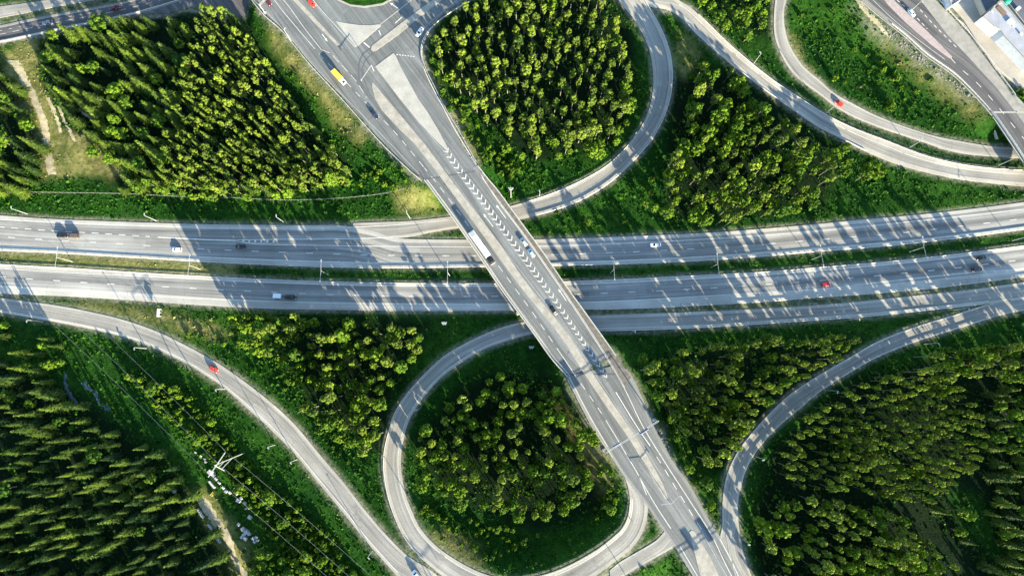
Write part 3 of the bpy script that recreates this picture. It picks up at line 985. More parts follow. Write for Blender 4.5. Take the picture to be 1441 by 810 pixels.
mark([(-120, 325), (32, 335), (71, 337.4), (147.6, 341.6), (224.4, 346.6), (300, 350.8), (377, 354), (453, 356.6), (529, 358.8), (607, 359.6), (700, 359.4), (794, 358), (870, 355), (947, 351.6), (1024, 347), (1100, 341.4), (1176, 335.3), (1270, 327.5), (1366.5, 316.4), (1440, 307.5), (1550, 293)], hw1, 0.3, (3.0, 8.75), 6.2)
mark([(-130, 336), (0, 346), (144, 352.5), (288, 361.5), (432, 367.3), (537, 369.7), (676, 370.6), (790, 369.2), (864, 366.6), (1008, 359.8), (1152, 348.6), (1296, 337), (1440, 319.8), (1550, 303)], hw1, LW)
# lower carriageway
mark([(-130, 369), (0, 377.8), (144, 386), (288, 393), (432, 398.8), (576, 401.6), (720, 401.6), (864, 397.8), (1008, 390), (1152, 380.3), (1296, 366.6), (1440, 349), (1550, 334)], hw2, LW)
mark([(-130, 381), (0, 389.5), (85, 395), (121, 397.4), (199, 401.5), (275, 405.7), (349, 409.4), (424, 412.8), (499, 415.2), (576, 416.8), (720, 416.4), (800, 414.4), (876, 411.3), (952, 407.8), (1030, 403.3), (1105, 398.2), (1179, 392.6), (1255, 385.8), (1333, 378.2), (1409, 369), (1550, 351)], hw2, 0.3, (3.0, 8.75), 7.5)
mark([(-130, 394), (0, 403), (138, 411.4), (288, 420.2), (432, 425.2), (576, 427.7), (720, 428), (864, 423.5), (1008, 415.4), (1152, 406.5), (1318, 388.2), (1440, 377), (1550, 362)], hw2, LW)
# slip roads
for r, f1, f2, rng_ in ((loop_l, 0.15, 0.83, ((1390, 416), (905, 700))), (ramp_u, 0.86, 0.16, ((640, 312), (880, -20))), (ramp_e, 0.1, 0.9, ((1380, 440), (1026, 730))), (ramp_w, 0.12, 0.87, (None, (575, 790))), (ramp_ne, 0.22, 0.72, ((950, 15), None)), (ramp_in, 0.14, 0.86, (None, None)), (link_s, 0.1, 0.88, (None, None))):
    for f in (f1, f2):
        mark(r.px(f, *rng_), r, 0.22, paint="paint_white" if r in (loop_l, ramp_ne, ramp_w) and f == f2 else "paint_worn")
mark(ramp_ne.px(0.86, (960, 20), None), ramp_ne, 0.2, paint="paint_worn")
# street in the north-west
mark(road_nw.px(0.86), road_nw, 0.25)
mark(road_nw.px(0.12), road_nw, 0.2, paint="paint_worn")
mark(road_nw.px(0.5), road_nw, 0.16, (3, 3))
mark(road_nw.px(0.3), road_nw, 0.14, (1.5, 3))
# overpass road in the north-east
mark([(1212, 2), (1234, 21), (1272, 51), (1301.6, 78), (1341.5, 106.5), (1369, 133), (1396, 163), (1440, 228)], ZB + .016, 0.2)
mark([(1228, 0), (1262, 32), (1300, 62), (1330, 84)], ZB + .016, 0.16)
mark([(1338, 82), (1350, 95), (1375, 117), (1400, 145), (1430, 182), (1445, 200)], ZB + .016, 0.25, (3, 4.5))
mark([(1262, 0), (1285, 20), (1305, 41)], ZB + .016, 0.3, (1.6, 1.4))
mark([(1295, 14), (1312, 33), (1349, 70)], ZB + .016, 0.3, (1.6, 1.4))
# main road: junction, bridge, south end
J = ZB + .020
mark([(352, -4), (395.4, 38), (446, 98), (500, 152), (545, 198), (590, 245)], J, 0.18, paint="paint_worn")
mark([(380, -8), (395.4, 13), (420, 42), (437, 62)], J, 0.2)
mark([(390, -8), (400.6, 2), (430, 42), (452, 70)], J, 0.2)
mark([(437, 62), (448, 75), (475, 103), (520, 150), (550, 180), (570, 203), (597, 236)], J, 0.2, (3, 3))
mark([(452, 70), (466, 76), (474, 85), (500, 113), (516, 138)], J, 0.18, (4, 2))
mark([(500, 67), (470, 34), (450, 12), (436, -6)], J, 0.18)
mark([(530, 97), (575, 150), (610, 196), (634, 222)], J, 0.16, paint="paint_worn")
mark([(655, 4), (626, 23.5), (604, 42), (594.6, 58), (592.4, 74), (595.5, 93), (606.5, 119), (624, 152), (640, 182), (660, 215), (678, 243)], J, 0.3)
mark([(649, -4), (622, 18), (600, 37), (590, 56)], J, 0.18, paint="paint_worn")
mark([(536, 34), (562, 14), (584, -4)], J, 0.18)
mark([(512, 60), (521, 68)], J, 0.5)
mark([(533, 43), (536, 50)], J, 0.4)
mark([(558, 77), (570, 78.4), (584, 80)], J, 0.35, (0.7, 0.5))
mark([(556, 33), (566, 24)], J, 0.35)
D = ZB + .028
mark([(597, 236), (621, 265.6), (655, 312), (700.7, 373), (747, 436), (769, 468), (788, 496)], D, 0.22, (3.0, 3.0), 1.0)
mark([(788, 496), (805, 521)], D, 0.22)
mark([(805, 522), (824, 548.6), (846.5, 581), (858, 600)], D, 0.22, (3.0, 3.0))
mark([(601, 253), (640, 306), (678, 361), (705, 401), (752, 466), (799, 527)], D, 0.2)
mark([(801, 530), (829, 583.5), (855, 628)], D, 0.22)
mark([(858, 600), (864, 609.5), (882, 640), (899, 669), (910, 696)], D, 0.25)
mark([(899, 669), (910, 689), (925, 714), (944, 743)], D, 0.25)
mark([(677, 246), (700, 282), (740, 335), (788, 404), (813.5, 441.4), (851.5, 500), (878, 545), (905, 600), (937, 652), (968, 700), (1000, 750), (1022, 795), (1040, 830)], D + .01, 0.25)
mark([(626, 236), (663, 288), (703, 343), (752, 406), (800, 469), (834, 521), (866, 569), (899, 617), (935, 676)], D, 0.14, paint="paint_worn")
mark([(866.5, 551), (884, 580), (901, 607), (915, 627)], D, 0.32)
mark([(924, 642), (935, 659), (945.5, 677), (967, 712), (978, 730), (990, 748)], D, 0.25, (3.0, 3.0))
mark([(985, 742), (1010, 788), (1030, 822)], D, 0.2, paint="paint_worn")
mark([(957, 768), (974, 797), (990, 825)], D, 0.25)
mark([(1013, 757), (1030, 790), (1040, 812)], D, 0.25)
mark([(1022, 752), (1027, 778), (1036, 812)], D, 0.2, paint="paint_worn")
# chevrons between the two northbound lanes
ch = resample(spline([(629, 213), (633, 220), (654, 250), (676, 278), (702, 314), (728, 349), (752, 382), (775, 414), (800, 450), (825, 488), (845, 517), (858, 537)]), 9.0)
for i in range(len(ch) - 1):
    a, t = ch[i], ch[min(i + 1, len(ch) - 1)] - ch[i]
    t = t / np.linalg.norm(t)
    n = np.array((t[1], -t[0]))
    w = 4.4 if i < len(ch) * .62 else 4.4 - 1.9 * (i / len(ch) - .62) / .38
    tip = a + t * 2.4
    for s_ in (-1, 1):
        e = a + n * s_ * w * .95 - t * 2.0
        patch([tuple(tip), tuple(e), tuple(e - t * 1.9), tuple(tip - t * 2.1)], D if i > 2 else J)
for s_ in (-1, 1):
    pts = []
    for i in range(0, len(ch), 3):
        t = ch[min(i + 1, len(ch) - 1)] - ch[max(i - 1, 0)]
        t = t / np.linalg.norm(t)
        pts.append(ch[i] + np.array((t[1], -t[0])) * s_ * (4.6 if i < len(ch) * .6 else 3.2))
    mark(pts, D, 0.12, paint="paint_worn")


def arrow(tip, tail, road):
    a, b = np.array(tip, float), np.array(tail, float)
    t = (a - b) / np.linalg.norm(a - b)
    n = np.array((-t[1], t[0]))
    patch([tuple(a), tuple(a - t * 5 + n * 1.8), tuple(a - t * 5 - n * 1.8)], road, up=0.010)
    patch([tuple(a - t * 4.5 + n * .5), tuple(b + n * .5), tuple(b - n * .5), tuple(a - t * 4.5 - n * .5)], road)


arrow((698, 288), (712, 307), D)
arrow((680, 300.5), (694, 319), D)
arrow((785.5, 406), (797, 423), D)
arrow((461, 59), (453, 48), J)
arrow((548, 4), (560, 12), J)
for k_, mb in MK.items():
    structure(mb.build("road_markings", k_))
# dark rubber and sealed tracks left on the junction bend
tr = MB()
MK["t"] = tr
principled("tyre_track", (0.085, 0.085, 0.085), 0.8)
mark([(524, 66), (510, 77), (505, 92), (505, 108), (511, 124)], J, 0.7, paint="t")
mark([(527, 74), (514, 85), (510, 98), (512, 112), (519, 128)], J, 0.5, paint="t")
structure(tr.build("tyre_tracks", "tyre_track"))
# expansion joints at both ends of the bridge
for ep in ([(597, 252.6), (620, 248.7), (646, 244.6), (669, 240.5)], [(796, 526), (830, 526), (866, 526)]):
    MK["j"] = MB()
    mark(ep, D + .003, 0.45, paint="j")
    into(MK["j"].build("expansion_joint", "steel_dark"), bridge)
w_ = MB()
MK["w"] = w_
mark([(1397, 158), (1420, 158), (1446, 158)], ZB + .018, 0.7, paint="w")
structure(w_.build("expansion_joint", "concrete_pale"))


# ------------------------------------------------------------------ the bridge
def edge_pts(road, f, z, i0=0, i1=None):
    W = road.WL * (1 - f) + road.WR * f
    return [Vector((p[0], p[1], z)) for p in W[i0:i1]]


def inset_edge(road, side, off, z, i0=0, i1=None):
    """points off metres inside one edge of a road"""
    A, B = (road.WL, road.WR) if side == 'L' else (road.WR, road.WL)
    d = B - A
    d /= np.linalg.norm(d, axis=1, keepdims=True)
    W = A + d * off
    zz = road.z + z
    return [Vector((p[0], p[1], q)) for p, q in zip(W[i0:i1], zz[i0:i1])]


def box_prof(w, z0, z1):
    return [(-w / 2, z0), (-w / 2, z1), (w / 2, z1), (w / 2, z0)]


sl = MB()
sl.loft([[(a[0], a[1], ZB - .42), (a[0], a[1], ZB - .06), (b[0], b[1], ZB - .06), (b[0], b[1], ZB - .42), tuple(b * .8 + a * .2 + Vector((0, 0, -1.45))), tuple(a * .8 + b * .2 + Vector((0, 0, -1.45)))] for a, b in zip(edge_pts(deck, -.006, ZB), edge_pts(deck, 1.006, ZB))])
into(sl.build("deck", "concrete_grey"), bridge)
for side in 'LR':
    into(MB().sweep(inset_edge(deck, side, 0.14, .02), box_prof(.42, 0, .32)).build("edge_beam", "concrete_pale"), bridge)
    r_ = MB()
    P_ = inset_edge(deck, side, 0.10, 0.02)
    for h in (.62, .92, 1.2):
        r_.sweep(P_, box_prof(.10 if h < 1.2 else .16, h - .05, h + .05))
    L_ = np.r_[0, np.cumsum([(P_[i + 1] - P_[i]).length for i in range(len(P_) - 1)])]
    for t in np.arange(1, L_[-1], 2.5):
        q = [np.interp(t, L_, [p[j] for p in P_]) for j in range(3)]
        r_.box((q[0], q[1], q[2] + .75), (.1, .1, .9))
    into(r_.build("parapet", "steel_galvanised"), bridge)
into(MB().sweep(inset_edge(deck, 'L', 1.25, 0.02), [(-.12, .35), (-.04, .78), (.04, .78), (.12, .35)]).build("inner_rail", "steel_galvanised"), bridge)
into(MB().sweep([Vector(p) for p in walk.WL + np.array((0, 0, .03))], [(-.10, .0), (-.06, .75), (.06, .75), (.10, .0)]).build("inner_rail", "steel_galvanised"), bridge)
for f in (.04, .955):
    n = len(deck.PL) - 1
    i = int(round(f * n))
    a, b = deck.WL[i], deck.WR[i]
    ab = MB()
    ab.prism([(a[0] + .3, a[1]), (b[0] - .3, b[1]), (b[0] - .3, b[1] + 1.4), (a[0] + .3, a[1] + 1.4)], -.8, ZB - 1.25)
    into(ab.build("abutment", "concrete_grey"), bridge)
for (x0, y0, x1, y1) in ((668, 330, 713, 327), (698, 388, 768, 386), (722, 441, 800, 440)):
    for t in (0.08, .36, .64, .92):
        c = at(x0 + (x1 - x0) * t, y0 + (y1 - y0) * t, 3)
        k = MB().tube([(c.x, c.y, -.6), (c.x, c.y, 2.5), (c.x, c.y, ZB - 1.2)], [.55, .55, .62], 16)
        into(k.build("pier", "concrete_grey", smooth=False), bridge)

over = thing("road_bridge", "overpass carrying the dark road across the inner ramp in the top right corner", "bridge", at(1435, 210, 0))
i0 = k_ne = int(np.argmin(((street_ne.C - np.array((1412, 146))) ** 2).sum(1)))
into(MB().loft([[(a[0], a[1], ZB - 1.3), (a[0], a[1], ZB - .05), (b[0], b[1], ZB - .05), (b[0], b[1], ZB - 1.3)] for a, b in zip(edge_pts(street_ne, -.01, ZB, i0), edge_pts(street_ne, 1.01, ZB, i0))]).build("deck", "concrete_grey"), over)
for side in 'LR':
    into(MB().sweep(inset_edge(street_ne, side, .15, .02, i0), box_prof(.4, 0, .3)).build("edge_beam", "concrete_pale"), over)
    r_ = MB()
    for h in (.6, .9, 1.15):
        r_.sweep(inset_edge(street_ne, side, .12, .02, i0), box_prof(.1, h - .05, h + .05))
    into(r_.build("parapet", "steel_galvanised"), over)
a, b = street_ne.WL[i0 + 2], street_ne.WR[i0 + 2]
into(MB().prism([(a[0], a[1]), (b[0], b[1]), (b[0], b[1] + 1.2), (a[0], a[1] + 1.2)], -.8, ZB - 1.2).build("abutment", "concrete_pale"), over)
wg = at(1394, 166, 6.0), at(1402, 196, 0.5)
into(MB().loft([[(wg[0].x, wg[0].y, -.5), (wg[0].x + .5, wg[0].y, -.5), (wg[0].x + .5, wg[0].y, 5.6), (wg[0].x, wg[0].y, 5.6)], [(wg[1].x, wg[1].y, -.5), (wg[1].x + .5, wg[1].y, -.5), (wg[1].x + .5, wg[1].y, 1.2), (wg[1].x, wg[1].y, 1.2)]]).build("wing_wall", "concrete_pale"), over)


def guard_rail(P3, label, group="steel guard rails along the roads"):
    """w-beam on posts along 3-D points of the road surface"""
    P3 = [Vector(p) for p in P3]
    o = thing("guard_rail", label, "guard rail", P3[len(P3) // 2], 0, group)
    into(MB().sweep(P3, [(-.10, .42), (-.10, .55), (-.16, .62), (-.10, .69), (-.10, .80), (.02, .80), (.02, .42)]).build("rail_beam", "steel_galvanised"), o)
    mb = MB()
    L_ = np.r_[0, np.cumsum([(P3[i + 1] - P3[i]).length for i in range(len(P3) - 1)])]
    for t in np.arange(.5, L_[-1], 4.0):
        q = [np.interp(t, L_, [p[j] for p in P3]) for j in range(3)]
        mb.box((q[0], q[1], q[2] + .25), (.12, .12, 1.0))
    p = into(mb.build("rail_posts", "steel_galvanised"), o)
    p["kind"] = "stuff"
    return o


def rail(road, side, off, a, b, label):
    i, j = (0 if a is None else int(np.argmin(((road.C - np.array(a)) ** 2).sum(1)))), (None if b is None else int(np.argmin(((road.C - np.array(b)) ** 2).sum(1))))
    if j is not None and i > j:
        i, j = j, i
    guard_rail(inset_edge(road, side, off, road.lift - .05, i, j), label)


rail(hw1, 'R', -.2, None, None, "long guard rail on the grass median beside the upper motorway carriageway")
rail(hw2, 'L', .1, None, None, "long guard rail on the grass median beside the lower motorway carriageway")
rail(hw2, 'R', .0, (835, 415), None, "guard rail between lower motorway carriageway and the slip road east of the bridge")
rail(loop_l, 'R', .1, (1380, 420), (850, 455), "guard rail at the wooded side of the slip road east of the bridge")
rail(loop_l, 'L', .2, (735, 460), (600, 790), "curved guard rail round the outside of the lower loop ramp")
rail(loop_l, 'R', .2, (720, 828), (884, 700), "guard rail inside the lower loop ramp near the bottom edge")
rail(ramp_u, 'L', .1, (750, 296), (900, -10), "curved guard rail outside the upper loop ramp's bend")
rail(ramp_u, 'R', .1, (745, 290), (905, 170), "guard rail inside the upper loop ramp below its pine wood")
rail(ramp_ne, 'R', .25, (975, 30), (1440, 250), "guard rail on the upper edge of the ramp road in the north-east")
rail(ramp_ne, 'L', .1, (960, 30), (1225, 210), "guard rail on the wooded edge of the ramp road in the north-east")
rail(ramp_e, 'L', .1, (1390, 440), (1030, 690), "guard rail on the inner edge of the sweeping ramp beside the right-hand wood")
rail(ramp_e, 'R', .1, (1390, 440), (1030, 690), "guard rail on the outer dark-wood edge of the sweeping right-hand ramp")
rail(street_ne, 'L', .1, (1270, 25), (1410, 145), "guard rail along the rocky slope beside the dark north-east road")
rail(road_nw, 'R', .3, (-60, 58), (200, 14), "guard rail along the street in the top left corner")
guard_rail([at(x, y, ZB) for x, y in spline([(345, -12), (372, 22), (398, 45), (436, 91), (486, 145), (534, 199), (575, 239), (594, 255)], 4)], "guard rail on the wooded side of the main road north of the bridge")
guard_rail([at(x, y, ZB) for x, y in spline([(799, 534), (825, 585), (837, 606), (862, 643)], 4)], "short guard rail on the west shoulder just south of the bridge")
guard_rail([at(x, y, ZB) for x, y in spline([(662, 3), (629, 22), (608, 40), (598, 57), (594, 74), (598, 94), (610, 119), (626, 151), (644, 181), (670, 228)], 4)], "bent guard rail between the turning lane and the upper loop's pines")


# ------------------------------------------------------------------ lamps, masts, gantries, signs
def lamp_post(base, h, arms, label, group="street lamps along the roads", reach=0.3):
    """arms: unit directions (x, y) of the lamp arms"""
    o = thing("street_lamp", label, "street lamp", base, 0, group)
    MB().tube([(0, 0, -.3), (0, 0, .5), (0, 0, h * .5), (0, 0, h)], [.2, .16, .13, .09], 10).build("pole", "steel_lamp", o)
    for ax, ay in arms:
        n = math.hypot(ax, ay)
        ax, ay = ax / n, ay / n
        MB().tube([(0, 0, h - .1), (ax * reach * .35, ay * reach * .35, h + .18), (ax * reach, ay * reach, h + .28)], [.09, .08, .07], 8).build("arm", "steel_lamp", o)
        hd = MB().bar((ax * (reach - .1), ay * (reach - .1), h + .30), (ax * (reach + .8), ay * (reach + .8), h + .34), .46, .16, .36, .10).build("lamp_head", "steel_lamp", o)
        MB().bar((ax * (reach + .1), ay * (reach + .1), h + .215), (ax * (reach + .7), ay * (reach + .7), h + .245), .26, .02).build("lens", "lamp_glass", hd)
    return o


for (bx, by), lab in (((102, 368), "tall twin-arm lamp on the median, nearest the left edge of the picture"), ((282, 378.6), "tall twin-arm lamp on the median below the white car"),
                      ((461, 386), "tall twin-arm lamp on the median above the dark wooded triangle"), ((633, 388), "tall twin-arm lamp on the median just west of the bridge"),
                      ((859, 384), "tall twin-arm lamp on the median just east of the bridge"), ((1000, 376.5), "tall twin-arm lamp on the median below right of the white car"),
                      ((1141, 365.5), "tall twin-arm lamp on the median above the red motorway car"), ((1280, 354), "tall twin-arm lamp on the median left of the two dark cars"),
                      ((1424, 338.7), "tall twin-arm lamp on the median at the right edge of the picture")):
    b = at_ground(bx, by)
    a = at(bx - 2, by - 15, 0) - at(bx, by + 15, 0)
    i = int(np.argmin(((hw1.C - np.array((bx, by))) ** 2).sum(1)))
    t = hw1.WC[min(i + 2, len(hw1.WC) - 1)] - hw1.WC[max(i - 2, 0)]
    n = (-t[1], t[0])
    lamp_post(b, 10.4, [n, (-n[0], -n[1])], lab, "twin-arm lamps on the motorway median", 3.9)
for (bx, by), (dx, dy), h, lab in (
        ((38.6, 301), (0, -1), 9.6, "single lamp on the grass above the motorway at the far left"), ((220, 310.5), (0, -1), 9.6, "single lamp on the grass above the white car"),
        ((399.5, 312.5), (0, -1), 9.6, "single lamp at the shady verge below the north-west wood"), ((577, 307), (0, -1), 9.6, "single lamp on the verge where the loop ramp leaves the motorway"),
        ((1060, 90), (-.7, -.7), 9.6, "lamp on the grass strip between the two north-east ramps, upper one"), ((1162, 159.6), (-.5, -.85), 9.6, "lamp on the grass strip beside the red ramp car"),
        ((1280, 207.5), (-.4, -.9), 9.6, "lamp on the grass strip near the right end of the inner ramp"), ((1404, 233), (-.1, -1), 9.6, "lamp on the grass strip beside the north-east overpass"),
        ((60.6, 452.6), (.1, 1), 9.6, "lamp on the dark verge under the left ramp road at the picture edge"), ((206.5, 490), (.3, 1), 9.6, "lamp on the verge below the left ramp road, under its tree shadows"),
        ((316, 547), (.6, .8), 9.0, "lamp on the verge just below the red car on the left ramp"), ((387, 625.5), (.7, .6), 9.0, "lamp on the verge midway down the left ramp, upper of two close ones"),
        ((418, 646), (.7, .6), 9.0, "lamp on the verge midway down the left ramp, lower of two close ones"), ((524, 775), (.7, .6), 9.0, "lamp on the verge near the bottom end of the left ramp"),
        ((888, 467), (0, 1), 9.6, "lamp on the dark verge below the slip road, nearest the bridge"), ((1042, 461), (0, 1), 9.6, "lamp on the dark verge below the slip road, above the right-hand pines"),
        ((1193, 450), (0, 1), 9.6, "lamp on the dark verge below the slip road, middle of the right side"), ((1342, 436), (0, 1), 9.6, "lamp in the dark wedge where the slip road meets the ramp"),
        ((1300, 484), (.5, .85), 9.6, "lamp on the dark outer side of the right-hand ramp, topmost"), ((1164, 549), (-.5, .85), 9.6, "lamp on the dark outer side of the right-hand ramp, where it starts to bend"),
        ((1064, 642), (-.9, .4), 9.6, "lamp on the dark outer side of the right-hand ramp's bend"), ((1045, 758), (-1, 0), 9.0, "lamp beside the right-hand ramp near the bottom edge"),
        ((759, 276), (-.3, -1), 6.0, "short lamp beside the loop ramp east of the bridge"), ((410, 58), (.8, -.6), 10.0, "lamp on the shoulder of the main road above the yellow van"),
        ((886, 728), (.9, .2), 7.0, "small lamp on the outer kerb of the lower loop exit"), ((591, 575), (-1, .2), 8.0, "lamp inside the lower loop ramp in its shade"),
        ((583, 712), (-1, .2), 8.0, "lamp on the inner kerb of the lower loop, left side"), ((1279, 18), (.75, .66), 9.0, "lamp on the pink median strip by the pale blue car"), ((892, 194), (.5, -.85), 5.0, "low lamp on the inner kerb of the upper loop's bend"),
        ((877, 803), (-.5, .85), 6.5, "lamp at the link road beside the bottom edge")):
    b = at_ground(bx, by)
    px_in_road = [r for r in ROADS if abs(((r.C - np.array((bx, by))) ** 2).sum(1).min()) < 400]
    d = Vector((dx, -dy, 0))
    lamp_post(b, h, [(d.x, d.y)], lab)


def floodlight(base, h, label):
    o = thing("floodlight_mast", label, "light mast", base)
    MB().tube([(0, 0, -.3), (0, 0, h * .5), (0, 0, h)], [.22, .17, .12], 10).build("pole", "steel_lamp", o)
    MB().bar((-.9, 0, h), (.9, 0, h), .14).build("crossbar", "steel_lamp", o)
    for x, y in ((-.75, .25), (0, .3), (.75, .25), (-.4, -.3), (.4, -.3)):
        MB().box((x, y, h + .25), (.6, .5, .35)).build("floodlight", "steel_lamp", o)


floodlight(at_ground(719, 278), 14.0, "tall light mast with clustered heads north-east of the bridge")
floodlight(at_ground(747.5, 489), 3.5, "low pale light mast beside the bridge above the lower loop")
floodlight(at_ground(628, 457), 9.0, "light mast on the dark grass above the lower loop ramp")


def gantry(p0, p1, z_road, h, panels, label, group="sign gantries over the main road", legs=(True, True)):
    """p0, p1: pixels of the beam ends at beam height"""
    a, b = at(*p0, z_road + h), at(*p1, z_road + h)
    o = thing("sign_gantry", label, "sign gantry", Vector((a.x, a.y, float(ground_z(a.x, a.y)))), 0, group)
    d = (b - a).normalized()
    n = Vector((-d.y, d.x, 0))
    for q, use in ((a, legs[0]), (b, legs[1])):
        if use:
            g = float(ground_z(q.x, q.y))
            m = MB()
            m.tube([(q.x, q.y, g - .4), (q.x, q.y, q.z + .4)], [.22, .2], 10)
            m.box((q.x, q.y, g + .2), (1.2, 1.2, .5))
            into(m.build("post", "steel_lamp"), o)
    m = MB()
    for s_ in (-.2, .2):
        for u in (-.3, .3):
            m.bar(a + n * s_ + Vector((0, 0, u)), b + n * s_ + Vector((0, 0, u)), .09)
    L_ = (b - a).length
    k = int(L_ / 1.6)
    for i in range(k):
        q, r2 = a + d * (i * L_ / k), a + d * ((i + 1) * L_ / k)
        s_ = .2 if i % 2 else -.2
        m.bar(q + n * s_ + Vector((0, 0, .3)), r2 - n * s_ + Vector((0, 0, .3)), .05)
        m.bar(q + n * .2 + Vector((0, 0, s_ * 1.5)), r2 + n * .2 + Vector((0, 0, -s_ * 1.5)), .05)
    into(m.build("beam", "steel_lamp"), o)
    for t, w, hh, side in panels:
        c = a + (b - a) * t + n * side * .55 + Vector((0, 0, .3))
        pn = into(MB().bar(c - d * w / 2, c + d * w / 2, .12, hh).build("sign_panel", "sign_blue"), o)
        fr = MB()
        for q, r2 in (((-1, -1), (1, -1)), ((1, -1), (1, 1)), ((1, 1), (-1, 1)), ((-1, 1), (-1, -1))):
            fr.bar(c + d * (q[0] * w / 2) + Vector((0, 0, q[1] * hh / 2)), c + d * (r2[0] * w / 2) + Vector((0, 0, r2[1] * hh / 2)), .17)
        fr = fr.build("frame", "sign_white", pn)
    return o


gantry((854, 636), (926.5, 592), ZB, 8.6, ((.2, 3.4, 3.2, 1), (.70, 3.6, 3.2, -1)), "wide white sign gantry spanning all lanes south of the bridge")
gantry((1026, 886), (1100, 842), ZB, 8.6, ((.30, 2.6, 2.4, 1), (.60, 2.6, 2.6, 1)), "sign gantry just below the bottom edge whose shadow falls on the lanes")
gantry((365, 7), (424, -46), ZB, 6.5, ((.35, 3, 2, 1),), "white sign gantry at the top edge over the main road")


def cantilever(base, ends, h, label, box=True):
    o = thing("signal_mast", label, "signal mast", base, 0, "cantilever signal masts over the lanes")
    MB().tube([(0, 0, -.2), (0, 0, h + .2)], [.16, .11], 10).build("pole", "steel_lamp", o)
    for e in ends:
        q = Vector((e[0] - base.x, e[1] - base.y, h))
        MB().bar((0, 0, h), q, .16).build("arm", "steel_lamp", o)
        if box:
            MB().box((q.x, q.y, h), (.3, .3, .8)).build("signal_head", "steel_lamp", o)
    return o


b = at(941, 704, ZB + .1)
cantilever(b, [at(930, 709.5, ZB + 5.5), at(956, 697, ZB + 5.5)], 5.5, "white mast with arms over both lanes at the south median tip")
b = at(526, 100, ZB + .1)
cantilever(b, [at(508.5, 113, ZB + 5.5)], 5.5, "white mast arm reaching from the pale traffic island over the lane")
b = at(410, 57, ZB)

# roadside sign seen almost edge-on: panel with three struts
o = thing("road_sign", "white roadside sign with three struts in the ditch above the left ramp", "road sign", at_ground(222, 441))
b = Vector(o.location)
c = at(222.5, 440, 3.2)
dx, dy = c.x - b.x, c.y - b.y
MB().bar((dx, dy + 1.7, 3.0), (dx, dy - 1.7, 3.0), .25, 1.8).build("sign_panel", "sign_white", o)
st_ = MB()
for yy in (1.5, 0, -1.5):
    MB().bar((dx + .1, dy + yy, 3.6), (dx + 1.5, dy + yy, 3.3), .28).build("strut", "sign_white", o)
for yy in (1.2, -1.2):
    MB().bar((dx + .1, dy + yy, -.3), (dx + .1, dy + yy, 3), .14).build("post", "steel_lamp", o)


# ------------------------------------------------------------------ vehicles
def ring(x, hw, zl, zt, c=.12):
    return [(x, -hw, zl + .12), (x, -hw, zt - c), (x, -hw + c, zt), (x, hw - c, zt), (x, hw, zt - c), (x, hw, zl + .12), (x, hw - .1, zl), (x, -hw + .1, zl)]


def wheels(o, xs_, hw, r=.33, w=.24):
    for x in xs_:
        for s_ in (-1, 1):
            wl_ = MB().tube([(x, s_ * (hw - w), r), (x, s_ * hw, r)], r, 14).build("wheel", "rubber", o)
            MB().tube([(x, s_ * (hw - .02), r), (x, s_ * (hw + .015), r)], r * .6, 10).build("rim", "steel_galvanised", wl_)


CARS = {  # body rings (x, half width, low, top); cabin: base x0..x1, roof x0..x1, roof z
    "saloon": ([(-2.3, .66, .45, .82), (-2.15, .80, .30, .95), (-1.3, .89, .22, .98), (0, .91, .2, .95), (1.2, .89, .22, .90), (2.0, .82, .28, .80), (2.3, .62, .42, .66)], (-1.85, 1.05), (-1.2, .25), 1.44),
    "hatchback": ([(-2.0, .70, .42, .90), (-1.9, .82, .28, .98), (-1.1, .87, .22, 1.0), (0, .88, .2, .97), (1.1, .86, .22, .93), (1.75, .80, .28, .84), (2.0, .62, .42, .70)], (-1.9, 1.05), (-1.55, .3), 1.48),
    "suv": ([(-2.3, .74, .5, 1.0), (-2.2, .86, .34, 1.12), (-1.2, .93, .28, 1.14), (0, .94, .26, 1.10), (1.2, .93, .28, 1.06), (2.05, .86, .34, .98), (2.3, .68, .5, .82)], (-2.15, 1.1), (-1.85, .4), 1.72),
    "van": ([(-2.5, .80, .5, 1.05), (-2.45, .92, .32, 1.15), (-1.2, .96, .26, 1.16), (0, .97, .25, 1.14), (1.4, .95, .26, 1.10), (2.2, .88, .34, 1.0), (2.45, .7, .5, .85)], (-2.42, 1.5), (-2.3, .85), 1.98),
}


